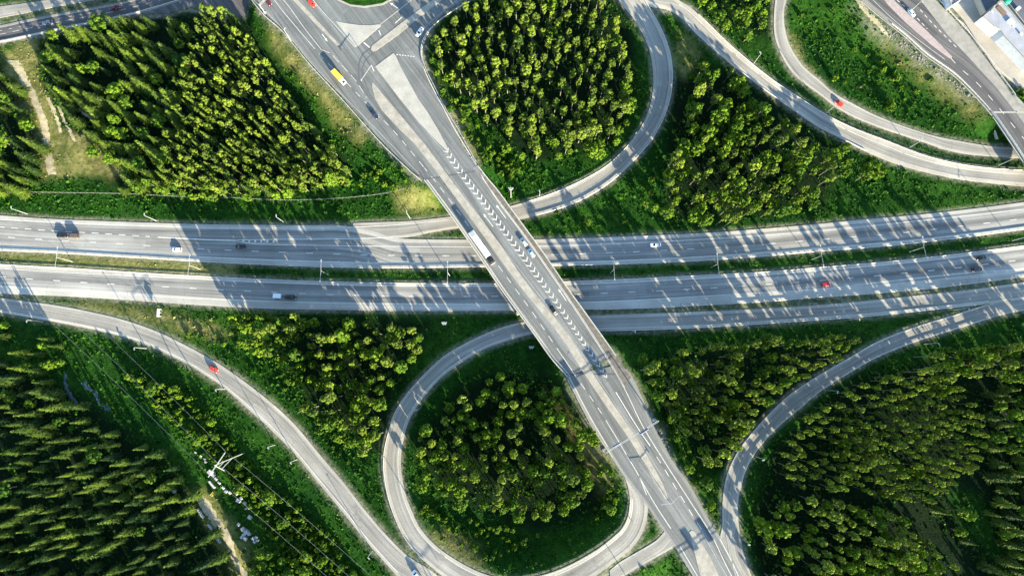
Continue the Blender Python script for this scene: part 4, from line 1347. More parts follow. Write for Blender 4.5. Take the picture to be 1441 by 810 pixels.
def car(kind, paint, label, pos, rz, cat="car", name=None, group=None):
    body, (b0, b1), (r0, r1), zr = CARS[kind]
    o = thing(name or {"van": "van"}.get(kind, "car"), label, cat, pos, rz, group)
    pm = "car_paint_" + paint
    mb = MB().loft([ring(*r) for r in body])
    hw, zb = body[3][1], body[3][3] - .06
    bw, rw = hw - .07, hw - .22
    c = .12
    mb.loft([[(b0, -bw + c, zb), (b0 + c, -bw, zb), (b1 - c, -bw, zb), (b1, -bw + c, zb), (b1, bw - c, zb), (b1 - c, bw, zb), (b0 + c, bw, zb), (b0, bw - c, zb)],
             [(r0, -rw + c, zr - .05), (r0 + c, -rw, zr - .05), (r1 - c, -rw, zr - .05), (r1, -rw + c, zr - .05), (r1, rw - c, zr - .05), (r1 - c, rw, zr - .05), (r0 + c, rw, zr - .05), (r0, rw - c, zr - .05)],
             [(r0 + .1, -rw + .2, zr), (r0 + .2, -rw + .1, zr), (r1 - .2, -rw + .1, zr), (r1 - .1, -rw + .2, zr), (r1 - .1, rw - .2, zr), (r1 - .2, rw - .1, zr), (r0 + .2, rw - .1, zr), (r0 + .1, rw - .2, zr)]])
    mb.build("body", pm, o)

    def pane(nm, q):
        """a thin glass plate a little proud of the cabin"""
        q = [Vector(p) for p in q]
        n = (q[1] - q[0]).cross(q[2] - q[0]).normalized()
        ctr = sum(q, Vector()) / 4
        if n.dot(ctr - Vector(((b0 + b1) / 2, 0, zb))) < 0:
            n = -n
        m = MB().loft([[p + n * .004 for p in q], [p + n * .018 for p in q]])
        m.build(nm, "glass_dark", o)

    def lerp(a, b, t):
        return a + (b - a) * t
    lo, hi = .1, .93
    zz = lambda t: lerp(zb, zr - .05, t)
    pane("windscreen", [(lerp(b1, r1, lo), -lerp(bw, rw, lo) + .14, zz(lo)), (lerp(b1, r1, lo), lerp(bw, rw, lo) - .14, zz(lo)), (lerp(b1, r1, hi), lerp(bw, rw, hi) - .14, zz(hi)), (lerp(b1, r1, hi), -lerp(bw, rw, hi) + .14, zz(hi))])
    pane("rear_window", [(lerp(b0, r0, lo), -lerp(bw, rw, lo) + .14, zz(lo)), (lerp(b0, r0, lo), lerp(bw, rw, lo) - .14, zz(lo)), (lerp(b0, r0, hi), lerp(bw, rw, hi) - .14, zz(hi)), (lerp(b0, r0, hi), -lerp(bw, rw, hi) + .14, zz(hi))])
    for s_ in (-1, 1):
        pane("side_window", [(lerp(b0, r0, .3) + .3, s_ * lerp(bw, rw, .25), zz(.25)), (lerp(b1, r1, .3) - .3, s_ * lerp(bw, rw, .25), zz(.25)), (lerp(b1, r1, .9) - .22, s_ * lerp(bw, rw, .88), zz(.88)), (lerp(b0, r0, .9) + .22, s_ * lerp(bw, rw, .88), zz(.88))])
        MB().box((body[-2][0] + .1, s_ * (body[-2][1] - .22), body[-2][3] - .13), (.22, .32, .14)).build("headlight", "lamp_glass", o)
        MB().box((body[1][0] - .03, s_ * (body[1][1] - .14), body[1][3] - .2), (.14, .24, .16)).build("tail_light", "tail_red", o)
        MB().box((b1 - .3, s_ * (hw + .08), zb + .1), (.16, .2, .14)).build("mirror", pm, o)
    wheels(o, (body[1][0] + .72, body[-2][0] - .5), hw - .03)
    return o


def pose(road, p, q=None, up=0.012):
    """position and heading of a vehicle at pixel p driving towards pixel q"""
    z = road if isinstance(road, (int, float)) else road.zpx(p)
    a, b = at(p[0], p[1], z + .7), at(q[0], q[1], z + .7)
    return Vector((a.x, a.y, z + up)), math.atan2(b.y - a.y, b.x - a.x)


def put(kind, paint, label, road, p, q, **k):
    pos, rz = pose(road, p, q)
    return car(kind, paint, label, pos, rz, **k)


put("suv", "black", "black car casting a broad shadow, rear one of the tailgating pair at the left", hw1, (87, 331), (40, 329.5))
put("van", "bronze", "dark bronze van casting a tall shadow, right-hand one of the tailgating pair", hw1, (103.5, 331.6), (60, 330), cat="van")
put("hatchback", "white", "white car on the sunny upper carriageway above the second median lamp", hw1, (249, 351), (200, 349))
put("saloon", "black", "black car in the shade beside the striped gore of the upper carriageway", hw1, (338, 346.7), (300, 345.5))
put("saloon", "white", "white car alone on the shaded upper carriageway east of the bridge", hw1, (922.5, 344.6), (880, 346.6))
put("hatchback", "red", "red car alone on the shaded lower carriageway at the right", hw2, (1162, 400), (1200, 397))
put("saloon", "black", "black car beside the median at the right, upper of two dark cars", hw2, (1381.5, 362.8), (1410, 359.5))
put("suv", "graphite", "dark grey car with glossy roof, lower of two dark cars at the right", hw2, (1374.5, 378.6), (1405, 375))
put("suv", "black", "black car towing a white trailer on the lower carriageway", hw2, (409, 418), (440, 419.2))
put("hatchback", "orange_red", "bright red car descending the left-hand ramp road", ramp_w, (300.5, 519), (318, 530))
put("saloon", "navy", "dark blue car on the main road behind the yellow van", ZB + .02, (527, 161), (540, 176))
put("hatchback", "maroon", "dark red car under the gantry at the top edge", ZB + .02, (377, 3), (390, 18))
put("hatchback", "orange_red", "bright red car beside the narrow median at the top edge", ZB + .02, (438.5, 5), (450, 17))
put("saloon", "white", "white car turning at the bend beside the large pale island", ZB + .02, (590.5, 45), (581, 60))
put("hatchback", "silver", "silver car on the bridge followed closely by a smaller one", ZB + .03, (737, 340.5), (727, 327))
put("hatchback", "pale_blue", "small pale car close behind the silver car on the bridge", ZB + .03, (747.5, 355.8), (738, 342.5))
put("saloon", "black", "black car beside the median strip in the middle of the bridge", ZB + .03, (778.5, 436), (764, 414))
put("hatchback", "orange_red", "red car on the inner ramp at the upper right", ramp_in, (1180.5, 145), (1165, 134))
put("hatchback", "pale_blue", "pale blue car on the dark road at the top right", ZB + .016, (1283, 18.5), (1294, 31))
put("saloon", "maroon", "dark maroon car on the shaded street at the top left", road_nw, (162, 11), (195, 3))
put("saloon", "grey", "grey car on the street at the top left beside tree shade", road_nw, (67, 32), (40, 37))
put("van", "white", "white van cut by the bottom edge at the end of the left ramp", ramp_w, (587, 809), (572, 792), cat="van")

# white trailer behind the black car
pos, rz = pose(hw2, (391.5, 416.6), (440, 418.8))
o = thing("trailer", "small white box trailer towed by a black car", "trailer", pos, rz)
MB().loft([[(-1.9, -1.0, .55), (1.4, -1.0, .55), (1.4, 1.0, .55), (-1.9, 1.0, .55)], [(-1.9, -1.0, 1.9), (1.4, -1.0, 1.9), (1.4, 1.0, 1.9), (-1.9, 1.0, 1.9)], [(-1.8, -.9, 2.0), (1.3, -.9, 2.0), (1.3, .9, 2.0), (-1.8, .9, 2.0)]]).build("box", "car_paint_white", o)
MB().bar((1.3, 0, .5), (2.9, 0, .5), .12).build("drawbar", "steel_dark", o)
wheels(o, (-.3,), 1.02, .32)

# articulated lorry on the bridge
pos, rz = pose(ZB + .03, (678.5, 349.5), (703, 384))
o = thing("lorry", "long white articulated lorry with a dark cab on the bridge", "lorry", pos, rz)
tb = MB().loft([[(-8.0, -1.25, 1.15), (4.6, -1.25, 1.15), (4.6, 1.25, 1.15), (-8.0, 1.25, 1.15)], [(-8.0, -1.27, 3.85), (4.6, -1.27, 3.85), (4.6, 1.27, 3.85), (-8.0, 1.27, 3.85)], [(-7.9, -1.17, 3.93), (4.5, -1.17, 3.93), (4.5, 1.17, 3.93), (-7.9, 1.17, 3.93)]]).build("trailer_box", "car_paint_white", o)
rf = MB().box((-6.75, 0, 3.945), (2.2, 2.1, .03))
rf.build("roof_hatch", "roof_grey", tb)
ch_ = MB().box((-1.2, 0, .95), (14.0, .9, .3)).build("chassis", "steel_dark", o)
cb = MB().loft([[(5.3, -1.2, .5), (7.75, -1.2, .5), (7.95, -1.0, .5), (7.95, 1.0, .5), (7.75, 1.2, .5), (5.3, 1.2, .5)], [(5.3, -1.22, 2.2), (7.75, -1.22, 2.2), (7.97, -1.0, 2.2), (7.97, 1.0, 2.2), (7.75, 1.22, 2.2), (5.3, 1.22, 2.2)], [(5.35, -1.1, 3.45), (7.2, -1.1, 3.3), (7.4, -.9, 3.2), (7.4, .9, 3.2), (7.2, 1.1, 3.3), (5.35, 1.1, 3.45)]]).build("cab", "car_paint_black", o)
MB().loft([[(7.99, -1.0, 1.9), (7.99, 1.0, 1.9), (7.62, .95, 2.75), (7.62, -.95, 2.75)], [(8.02, -1.0, 1.92), (8.02, 1.0, 1.92), (7.65, .95, 2.77), (7.65, -.95, 2.77)]]).build("windscreen", "glass_dark", cb)
MB().box((7.9, 0, .65), (.25, 2.3, .5)).build("bumper", "car_paint_white", cb)
for s_ in (-1, 1):
    MB().box((7.2, s_ * 1.42, 2.35), (.2, .3, .6)).build("mirror", "steel_dark", cb)
    MB().tube([(4.95, s_ * .9, .7), (4.95, s_ * .9, 2.9)], .09, 8).build("exhaust_stack", "steel_galvanised", o)
    MB().box((8.0, s_ * .85, .75), (.1, .4, .25)).build("headlight", "lamp_glass", cb)
wheels(o, (-6.2, -4.9, -3.6, 2.9, 6.9), 1.25, .5, .35)

# yellow box van with a white cab
pos, rz = pose(ZB + .02, (477.5, 109.8), (489, 122))
o = thing("box_van", "yellow box van with a white cab on the main road near the junction", "van", pos, rz)
MB().loft([[(-3.7, -1.12, .8), (1.7, -1.12, .8), (1.7, 1.12, .8), (-3.7, 1.12, .8)], [(-3.7, -1.14, 2.85), (1.7, -1.14, 2.85), (1.7, 1.14, 2.85), (-3.7, 1.14, 2.85)], [(-3.6, -1.05, 2.95), (1.6, -1.05, 2.95), (1.6, 1.05, 2.95), (-3.6, 1.05, 2.95)]]).build("box", "car_paint_yellow", o)
cb = MB().loft([[(1.75, -1.0, .45), (3.5, -1.0, .45), (3.75, -.75, .5), (3.75, .75, .5), (3.5, 1.0, .45), (1.75, 1.0, .45)], [(1.75, -1.02, 1.4), (3.4, -1.02, 1.3), (3.7, -.75, 1.15), (3.7, .75, 1.15), (3.4, 1.02, 1.3), (1.75, 1.02, 1.4)], [(1.8, -.9, 2.3), (2.5, -.9, 2.28), (2.65, -.7, 2.2), (2.65, .7, 2.2), (2.5, .9, 2.28), (1.8, .9, 2.3)]]).build("cab", "car_paint_white", o)
MB().loft([[(3.56, -.75, 1.32), (3.56, .75, 1.32), (2.76, .66, 2.14), (2.76, -.66, 2.14)], [(3.59, -.75, 1.35), (3.59, .75, 1.35), (2.79, .66, 2.17), (2.79, -.66, 2.17)]]).build("windscreen", "glass_dark", cb)
MB().box((-1.0, 0, .62), (5.4, 1.0, .25)).build("chassis", "steel_dark", o)
for s_ in (-1, 1):
    MB().box((2.9, s_ * 1.14, 1.6), (.14, .22, .35)).build("mirror", "steel_dark", cb)
    MB().box((3.72, s_ * .68, .85), (.1, .3, .2)).build("headlight", "lamp_glass", cb)
wheels(o, (-2.4, 2.6), 1.08, .4, .28)


# ------------------------------------------------------------------ buildings in the north-east corner
def W2(p, z):
    a = at(p[0], p[1], z)
    return (a.x, a.y)


YZ = 6.8


def building(label, roof_px, h, wall, roof, name="warehouse", extra=None):
    z = YZ + h
    poly = [W2(p, z) for p in roof_px]
    c = Vector((sum(p[0] for p in poly) / len(poly), sum(p[1] for p in poly) / len(poly), YZ))
    o = thing(name, label, "building", c)
    into(MB().prism(poly, YZ - .8, z - .02).build("wall", wall), o)
    cx, cy = c.x, c.y
    inn = [(cx + (p[0] - cx) * .985, cy + (p[1] - cy) * .985) for p in poly]
    rf_ = into(MB().prism(inn, z - .01, z + .05).build("roof", roof), o)
    pp = MB()
    for i in range(len(poly)):
        a, b_ = Vector((*poly[i], z + .15)), Vector((*poly[(i + 1) % len(poly)], z + .15))
        pp.bar(a, b_, .32, .42)
    into(pp.build("roof_parapet", "concrete_pale"), o)
    return o, rf_, z


def on_roof(o, rf_, z, p, size, rz, mat, nm):
    a = at(p[0], p[1], z + .05 + size[2] / 2)
    m = MB().box((a.x, a.y, z + .05 + size[2] / 2), size, rz).build(nm, mat, rf_)
    return m


RZ = math.atan2(-at(1420, 40, 10).y + at(1390, 0, 10).y, 1) if False else R_(-52)
o, rf_, z = building("grey flat-roofed industrial building with pale edges beside the yard", [(1384, 23), (1410, 2), (1428, 24), (1452, 52), (1480, 90), (1452, 92), (1440, 79), (1413, 50), (1408, 43), (1400, 38)], 6.0, "wall_white", "roof_grey")
on_roof(o, rf_, z, (1409, 15), (4.6, 2.0, .5), R_(-52), "timber_brown", "roof_light_well")
on_roof(o, rf_, z, (1422, 31), (2.6, 2.4, .7), R_(-52), "wall_white", "skylight")
on_roof(o, rf_, z, (1437, 48), (1.2, .8, .8), R_(-52), "steel_galvanised", "roof_vent")
on_roof(o, rf_, z, (1426, 38), (1.0, .5, .5), R_(-52), "steel_galvanised", "roof_vent")
on_roof(o, rf_, z, (1396, 17), (1.0, .5, .5), R_(-52), "steel_galvanised", "roof_vent")
a = at(1402, 43, YZ + 1.2)
into(MB().box((a.x, a.y, YZ + 1.0), (3.4, 2.2, 2.6), R_(-52)).build("porch", "wall_beige"), o)
for i in range(5):
    a = at(1386.5 + i * 3.2, 27 + i * 3.6, YZ + 2.5)
    into(MB().box((a.x, a.y, YZ + 2.6), (1.4, .3, 1.4), R_(-52)).build("window", "glass_dark"), o)
o, rf_, z = building("small grey-roofed building with pale walls at the top edge by the hedge", [(1331, -12), (1339, 8.5), (1355, -2), (1345, -22)], 4.0, "wall_white", "roof_grey", "shed")
on_roof(o, rf_, z, (1343, 1), (1.2, .8, .4), R_(-52), "roof_dark", "roof_vent")
o, rf_, z = building("dark flat-roofed building behind the grey one in the corner", [(1412, -4), (1440, 32), (1490, 95), (1540, 40), (1470, -60)], 5.0, "wall_beige", "roof_dark")
on_roof(o, rf_, z, (1432, 13), (2.2, 1.3, 1.2), R_(35), "wall_white", "roof_unit")
a = at(1417.5, 1, YZ + 6.2)
tk = MB().loft([[(1.6 * math.cos(t) * k, 1.6 * math.sin(t) * k, zz) for t in np.linspace(0, 2 * math.pi, 14, endpoint=False)] for k, zz in ((1, 0), (1, 1.6), (.75, 2.1), (.2, 2.3))])
t_ = tk.build("water_tank", "tank_green")
t_.location = (a.x, a.y, YZ + 5.06)
tag(t_, "green tank standing on the dark roof in the corner", "tank")
o, rf_, z = building("dark low block standing in for a shadow at the top edge beside the yard", [(1376, -6), (1387, 18), (1410, -1), (1400, -18)], 3.2, "wall_beige", "roof_dark", "shed")  # dark-roofed block added where only a shadow lies between the buildings
# crates and goods along the building's wall
for i, (px, py) in enumerate(((1416.5, 53.5), (1418.5, 56.5), (1421, 59.5), (1423.5, 62.5), (1425.5, 65.5))):
    a = at(px, py, YZ + .6)
    m = MB().box((0, 0, .5), (1.1, .9, 1.0), R_(-52)).box((0, 0, 1.05), (1.2, 1.0, .1), R_(-52)).build("crate", "timber_brown")
    m.location = (a.x, a.y, YZ + .03)
    tag(m, f"brown crate beside the industrial building's wall, {('first', 'second', 'third', 'fourth', 'last')[i]} from the porch", "crate", "crates stacked along the wall")
# kerb fence between hedge and yard
P3 = [at(x, y, 6.9) for x, y in spline([(1346, 27), (1357, 36), (1370, 55), (1385, 72), (1398, 90), (1410, 102), (1432, 122)], 4)]
tag(MB().sweep(P3, box_prof(.25, -.4, .35)).build("low_wall", "wall_beige"), "low pale wall between the hedge strip and the yard", "wall")
P3 = [at(x, y, ZB) for x, y in spline([(1318, -2), (1343, 25), (1368, 53), (1403, 100), (1428, 134)], 4)]
guard_rail(P3, "pale guard rail between the bus lane and the hedge strip")


# ------------------------------------------------------------------ power line
def pylon(f1, f2, ax0, ax1, label, dz=0.0):
    """A-frame pylon: two feet (ground pixels), cross-arm ends (pixels at 22 m)"""
    a, b = at_ground(*f1), at_ground(*f2)
    H = 22.0
    g = (a.z + b.z) / 2
    p, q = at(*ax0, g + H), at(*ax1, g + H)
    top = (p + q) / 2 + Vector((0, 0, 2.0))
    o = thing("power_pylon", label, "pylon", Vector(((a.x + b.x) / 2, (a.y + b.y) / 2, g)), 0, "steel pylons of the power line")
    for f in (a, b):
        into(MB().bar(f - Vector((0, 0, .4)), top, .28, None, .2).build("leg", "steel_lamp"), o)
    for t in (.42, .68):
        u, v = a + (top - a) * t, b + (top - b) * t
        into(MB().bar(u, v, .18).build("brace", "steel_lamp"), o)
    into(MB().bar(p, q, .26).build("cross_arm", "steel_lamp"), o)
    for t in (.02, .5, .98):
        c = p + (q - p) * t
        into(MB().tube([c, c - Vector((0, 0, 1.6))], .14, 8).build("insulator", "glass_dark"), o)
    return [p + (q - p) * t - Vector((0, 0, 1.6)) for t in (.02, .5, .98)]


K1 = pylon((343.5, 637), (318, 663.5), (293, 671), (317, 636), "white steel A-frame pylon in the clearing beside the pale blocks")
K0 = pylon((-110, 252), (-138, 280), (-150, 262), (-118, 230), "steel pylon outside the left edge of the picture")
K2 = pylon((735, 1010), (712, 1038), (707, 1052), (735, 1012), "steel pylon outside the bottom edge of the picture")
for A, B in ((K0, K1), (K1, K2)):
    for j, (p, q) in enumerate(zip(A, B)):
        pts = []
        for t in np.linspace(0, 1, 40):
            c = p + (q - p) * t
            pts.append(c - Vector((0, 0, 4 * t * (1 - t) * 5.0)))
        w = MB().tube(pts, .034, 5).build("power_cable", "wire_grey", smooth=True)
        tag(w, ("south-western", "middle", "north-eastern")[j] + " cable of the power line " + ("crossing the left ramp up to the pylon" if A is K0 else "from the pylon down to the bottom edge"), "cable", "cables of the power line")


# ------------------------------------------------------------------ pale blocks, logs, fence
def block(px, py, sx, sy, sz, rz, label, mat="stone_pale", group="pale stone blocks below the power line", name="stone_block"):
    p = at_ground(px, py)
    r = random.Random(int(px * 31 + py * 7))
    j = lambda s: s * r.uniform(.82, 1.08)
    rings = []
    for k, zz in ((.92, -.2), (1.0, sz * .3), (.97, sz * .8), (.82, sz)):
        rg = []
        for a_, b_ in ((-1, -.75), (-.75, -1), (.75, -1), (1, -.75), (1, .75), (.75, 1), (-.75, 1), (-1, .75)):
            rg.append((a_ * sx * .45 * k * r.uniform(.78, 1.12), b_ * sy * .45 * k * r.uniform(.78, 1.12), zz * r.uniform(.85, 1.1)))
        rings.append(rg)
    m = MB().loft(rings).build(name, mat)
    m.location, m.rotation_euler = p, (0, 0, rz)
    tag(m, label, "block", group)
    return m


ROW = [(297.5, 663.5, 2.6, 2.2, 1.4), (301, 668, 2.0, 1.5, 1.0), (276, 636, 1.0, .8, .8), (283.5, 641, .9, .9, .7), (288.5, 645.5, 1.1, .9, .8), (290, 649.5, 1.2, 1.0, .8), (305, 673, 1.6, 1.2, 1.1), (309, 678.5, 1.8, 1.0, .9), (315, 685.5, 1.5, 1.2, 1.0), (318.5, 690.5, 1.4, 1.2, 1.0), (324.5, 692.5, 1.5, 1.2, 1.1), (334.5, 693.5, 1.3, 1.6, 1.2), (331, 687, 1.2, .9, .8), (336.5, 703.5, 2.4, 1.6, 1.4), (340.5, 700, 1.4, 1.3, 1.0),
       (345.5, 707, 1.6, 1.3, .8), (350.5, 712.5, 1.8, 1.5, 1.2), (346.5, 715, .8, .7, .6), (352, 726.5, 1.9, 1.7, 1.0), (336.5, 737, 1.5, 1.3, 1.0), (343, 743, 1.7, 1.7, 1.5), (347.5, 747, 2.2, 1.8, 1.6), (344, 751, 1.6, 1.6, 1.2), (351, 750, 1.7, 1.5, 1.3), (341, 755, 1.5, 1.3, 1.0), (346, 757, 1.7, 1.5, 1.1), (357, 757, 1.6, 1.4, 1.1), (361, 755, 1.4, 1.2, 1.2), (363, 759.5, 1.4, 1.2, .9), (358.5, 762, 1.3, 1.0, .8), (344.5, 771, 1.3, .9, .6), (245.5, 690, 1.9, 1.6, 1.2)]
ORD = ["first", "second", "third", "fourth", "fifth", "sixth", "seventh", "eighth", "ninth", "tenth"]
near = ["at the pylon", "in the broken row below the pylon", "in the heap by the dirt track"]
cnt = {}
for i, (x, y, a, b, c) in enumerate(ROW):
    if i == len(ROW) - 1:
        lab = "pale block alone at the edge of the dark spruce wood"
    else:
        zone_ = 0 if y < 675 else 1 if y < 730 else 2
        cnt[zone_] = cnt.get(zone_, 0) + 1
        nth = cnt[zone_]
        lab = f"{'big' if a * b > 2.6 else 'small' if a * b < 1.3 else 'middling'} pale stone block {near[zone_]}, " + (ORD[nth - 1] if nth <= 10 else ("eleventh", "twelfth", "thirteenth", "fourteenth")[nth - 11]) + " from the top"
    block(x, y, a, b, c, random.uniform(-.9, -.5), lab)
for (x, y, l, lab) in ((299, 681, 4.6, "long white beam lying beside the pylon"), (281, 719, 3.6, "pale beam beside the dirt track, upper one of four"), (285, 725, 2.6, "pale beam beside the dirt track, second from the top"), (297.5, 742, 4.4, "pale beam beside the dirt track, third from the top"), (306.5, 757.5, 4.6, "pale greenish beam beside the dirt track, lowest one")):
    block(x, y, l, 1.1, .8, R_(-48), lab, group="long beams lying by the pylon track", name="stone_beam")

# boundary fence above the motorway
fp = [(-20, 270), (0, 271.5), (40, 271), (80, 271.5), (150, 272.5), (200, 274), (249, 277), (290, 279), (325, 278.5), (370, 281), (413, 282), (470, 280), (512, 276.5), (545, 272), (571, 266)]
FP = resample(spline(fp), 9.0)
g = [at_ground(*p) for p in FP]
o = thing("wire_fence", "pale wire boundary fence on the grass bank above the motorway", "fence", g[len(g) // 2])
for q in g:
    into(MB().box((q.x, q.y, q.z + .55), (.14, .14, 1.6)).build("post", "timber_brown"), o)
for h in (.5, .9, 1.3):
    into(MB().tube([q + Vector((0, 0, h)) for q in g], .02, 4).build("wire", "wire_grey"), o)


# ------------------------------------------------------------------ trees
def quads_mesh(name, Q, mat, tint=None):
    """Q: (n, 4, 3) leaf quads"""
    n = len(Q)
    me = bpy.data.meshes.new(name)
    me.vertices.add(n * 4)
    me.vertices.foreach_set("co", np.ascontiguousarray(Q, np.float32).ravel())
    me.loops.add(n * 4)
    me.loops.foreach_set("vertex_index", np.arange(n * 4, dtype=np.int32))
    me.polygons.add(n)
    me.polygons.foreach_set("loop_start", np.arange(0, n * 4, 4, dtype=np.int32))
    me.materials.append(MATS[mat])
    if tint is not None:
        t = me.attributes.new("tint", 'FLOAT', 'POINT')
        t.data.foreach_set("value", np.repeat(tint, 4).astype(np.float32))
    me.update()
    return me


def leaf_quads(c, out, size, g, flat=.33, aspect=1.5):
    """leaf-clump quads at centres c, facing roughly outwards"""
    n = len(c)
    nrm = out / np.maximum(np.linalg.norm(out, axis=1, keepdims=True), 1e-6) + g.normal(0, flat, (n, 3))
    nrm /= np.linalg.norm(nrm, axis=1, keepdims=True)
    t = np.cross(nrm, g.normal(0, 1, (n, 3)))
    t /= np.maximum(np.linalg.norm(t, axis=1, keepdims=True), 1e-6)
    b = np.cross(nrm, t)
    s = (size * g.uniform(.65, 1.35, n))[:, None]
    t, b = t * s * aspect * .5, b * s * .5
    k = g.uniform(.35, 1.0, (n, 1))
    return np.stack([c - t - b * k, c + t * .8 - b, c + t + b * k, c - t * .7 + b], 1)


def crown_spruce(g, h=14.0, r=2.1):
    Q = []
    nw = 22
    for i in range(nw):
        f = i / (nw - 1)
        z = h * (.10 + .88 * f)
        rr = r * (1 - f) ** .85 * g.uniform(.85, 1.12) + .12
        nb = max(4, int(11 * (1 - f) + 3))
        a0 = g.uniform(0, 6.28)
        for j in range(nb):
            a = a0 + 6.283 * j / nb + g.normal(0, .15)
            L = rr * g.uniform(.72, 1.18)
            m = max(2, int(L / .42))
            for q in range(m):
                t = (q + .6) / m
                x, y, zz = math.cos(a) * L * t, math.sin(a) * L * t, z - .38 * L * t + .10 * L * t * t
                w = (.62 - .34 * t) * (.6 + .4 * (1 - f))
                d = np.array((math.cos(a), math.sin(a), -.32))
                sd = np.array((-math.sin(a), math.cos(a), g.normal(0, .3)))
                c = np.array((x, y, zz)) + g.normal(0, .05, 3)
                l2 = L / m * .85
                Q.append([c - d * l2 - sd * w * .5, c + d * l2 - sd * w * .28, c + d * l2 + sd * w * .28, c - d * l2 + sd * w * .5])
    n = 120
    f = g.uniform(0, 1, n) ** 1.4
    a = g.uniform(0, 6.28, n)
    rr = r * (1 - f) ** .9 * g.uniform(.2, .8, n)
    c = np.stack([np.cos(a) * rr, np.sin(a) * rr, h * (.1 + .87 * f)], 1)
    o = np.stack([np.cos(a), np.sin(a), np.full(n, .5)], 1)
    return np.vstack([np.array(Q), leaf_quads(c, o, .6, g)])


def crown_clumps(g, h, r, z0, nc, per, size, cr, top=1.0, squash=1.0):
    """clumps of leaves spread through a crown between z0*h and h"""
    Q = []
    zc, rz = h * (z0 + 1) / 2, h * (1 - z0) / 2 * squash
    pts = []
    k = 0
    while len(pts) < nc and k < 4000:
        k += 1
        v = g.normal(0, 1, 3)
        v /= np.linalg.norm(v)
        v *= g.uniform(.35, 1.0) ** .6
        p = np.array((v[0] * r, v[1] * r, zc + v[2] * rz))
        if v[2] > 0:
            p[:2] *= 1 - .25 * v[2] * top
        if all(np.linalg.norm(p - q) > cr * .62 for q in pts):
            pts.append(p)
    for p in pts:
        s = cr * g.uniform(.7, 1.2)
        v = g.normal(0, 1, (per, 3))
        v /= np.linalg.norm(v, axis=1, keepdims=True)
        v[:, 2] = np.abs(v[:, 2]) * .9 - .25
        c = p + v * s * g.uniform(.55, 1.05, (per, 1)) * np.array((1, 1, .8))
        Q.append(leaf_quads(c, v + np.array((0, 0, .25)), size, g))
    return np.vstack(Q)


def trunk_mesh(name, h, r0, mat, g, limbs=0, z0=.4):
    mb = MB()
    bend = g.normal(0, .12, 2)
    P_ = [(0, 0, -.4), (bend[0] * .3, bend[1] * .3, h * .3), (bend[0], bend[1], h * .65), (bend[0] * .6, bend[1] * .6, h * .96)]
    mb.tube(P_, [r0 * 1.25, r0 * .9, r0 * .6, r0 * .15], 7)
    for i in range(limbs):
        z = h * (z0 + (.85 - z0) * i / max(1, limbs))
        a = g.uniform(0, 6.28)
        L = h * .16 * g.uniform(.7, 1.2)
        mb.tube([(0, 0, z), (math.cos(a) * L * .5, math.sin(a) * L * .5, z + L * .3), (math.cos(a) * L, math.sin(a) * L, z + L * .7)], [r0 * .4, r0 * .26, r0 * .1], 5)
    me = bpy.data.meshes.new(name)
    me.from_pydata(mb.v, [], mb.f)
    me.materials.append(MATS[mat])
    return me


KIND = {}
g = np.random.default_rng(5)
for k, n in (("spruce", 6), ("pine", 7), ("deciduous", 7), ("shrub", 5)):
    V = []
    for i in range(n):
        if k == "spruce":
            q, tr_ = crown_spruce(g, 14.0, 2.0 * g.uniform(.85, 1.15)), trunk_mesh("trunk", 14, .17, "bark", g)
        elif k == "pine":
            q, tr_ = crown_clumps(g, 14.0, 1.65 * g.uniform(.85, 1.15), g.uniform(.36, .52), 26, 28, .42, .60, 1.3), trunk_mesh("trunk", 13.6, .16, "bark_pale", g, 6, .5)
        elif k == "deciduous":
            q, tr_ = crown_clumps(g, 11.0, 2.35 * g.uniform(.85, 1.2), g.uniform(.22, .34), 42, 30, .46, .70), trunk_mesh("trunk", 10, .17, "bark_pale", g, 7, .3)
        else:
            q, tr_ = crown_clumps(g, 3.0, 1.5 * g.uniform(.8, 1.2), .02, 16, 26, .42, .55), trunk_mesh("trunk", 2.4, .07, "bark", g, 4, .2)
        V.append((q, quads_mesh("crown", q, "leaf_" + k), tr_))
    KIND[k] = V
RAD = {"spruce": 2.0, "pine": 1.65, "deciduous": 2.4, "shrub": 1.5}
HGT = {"spruce": 14.0, "pine": 14.0, "deciduous": 11.0, "shrub": 3.0}

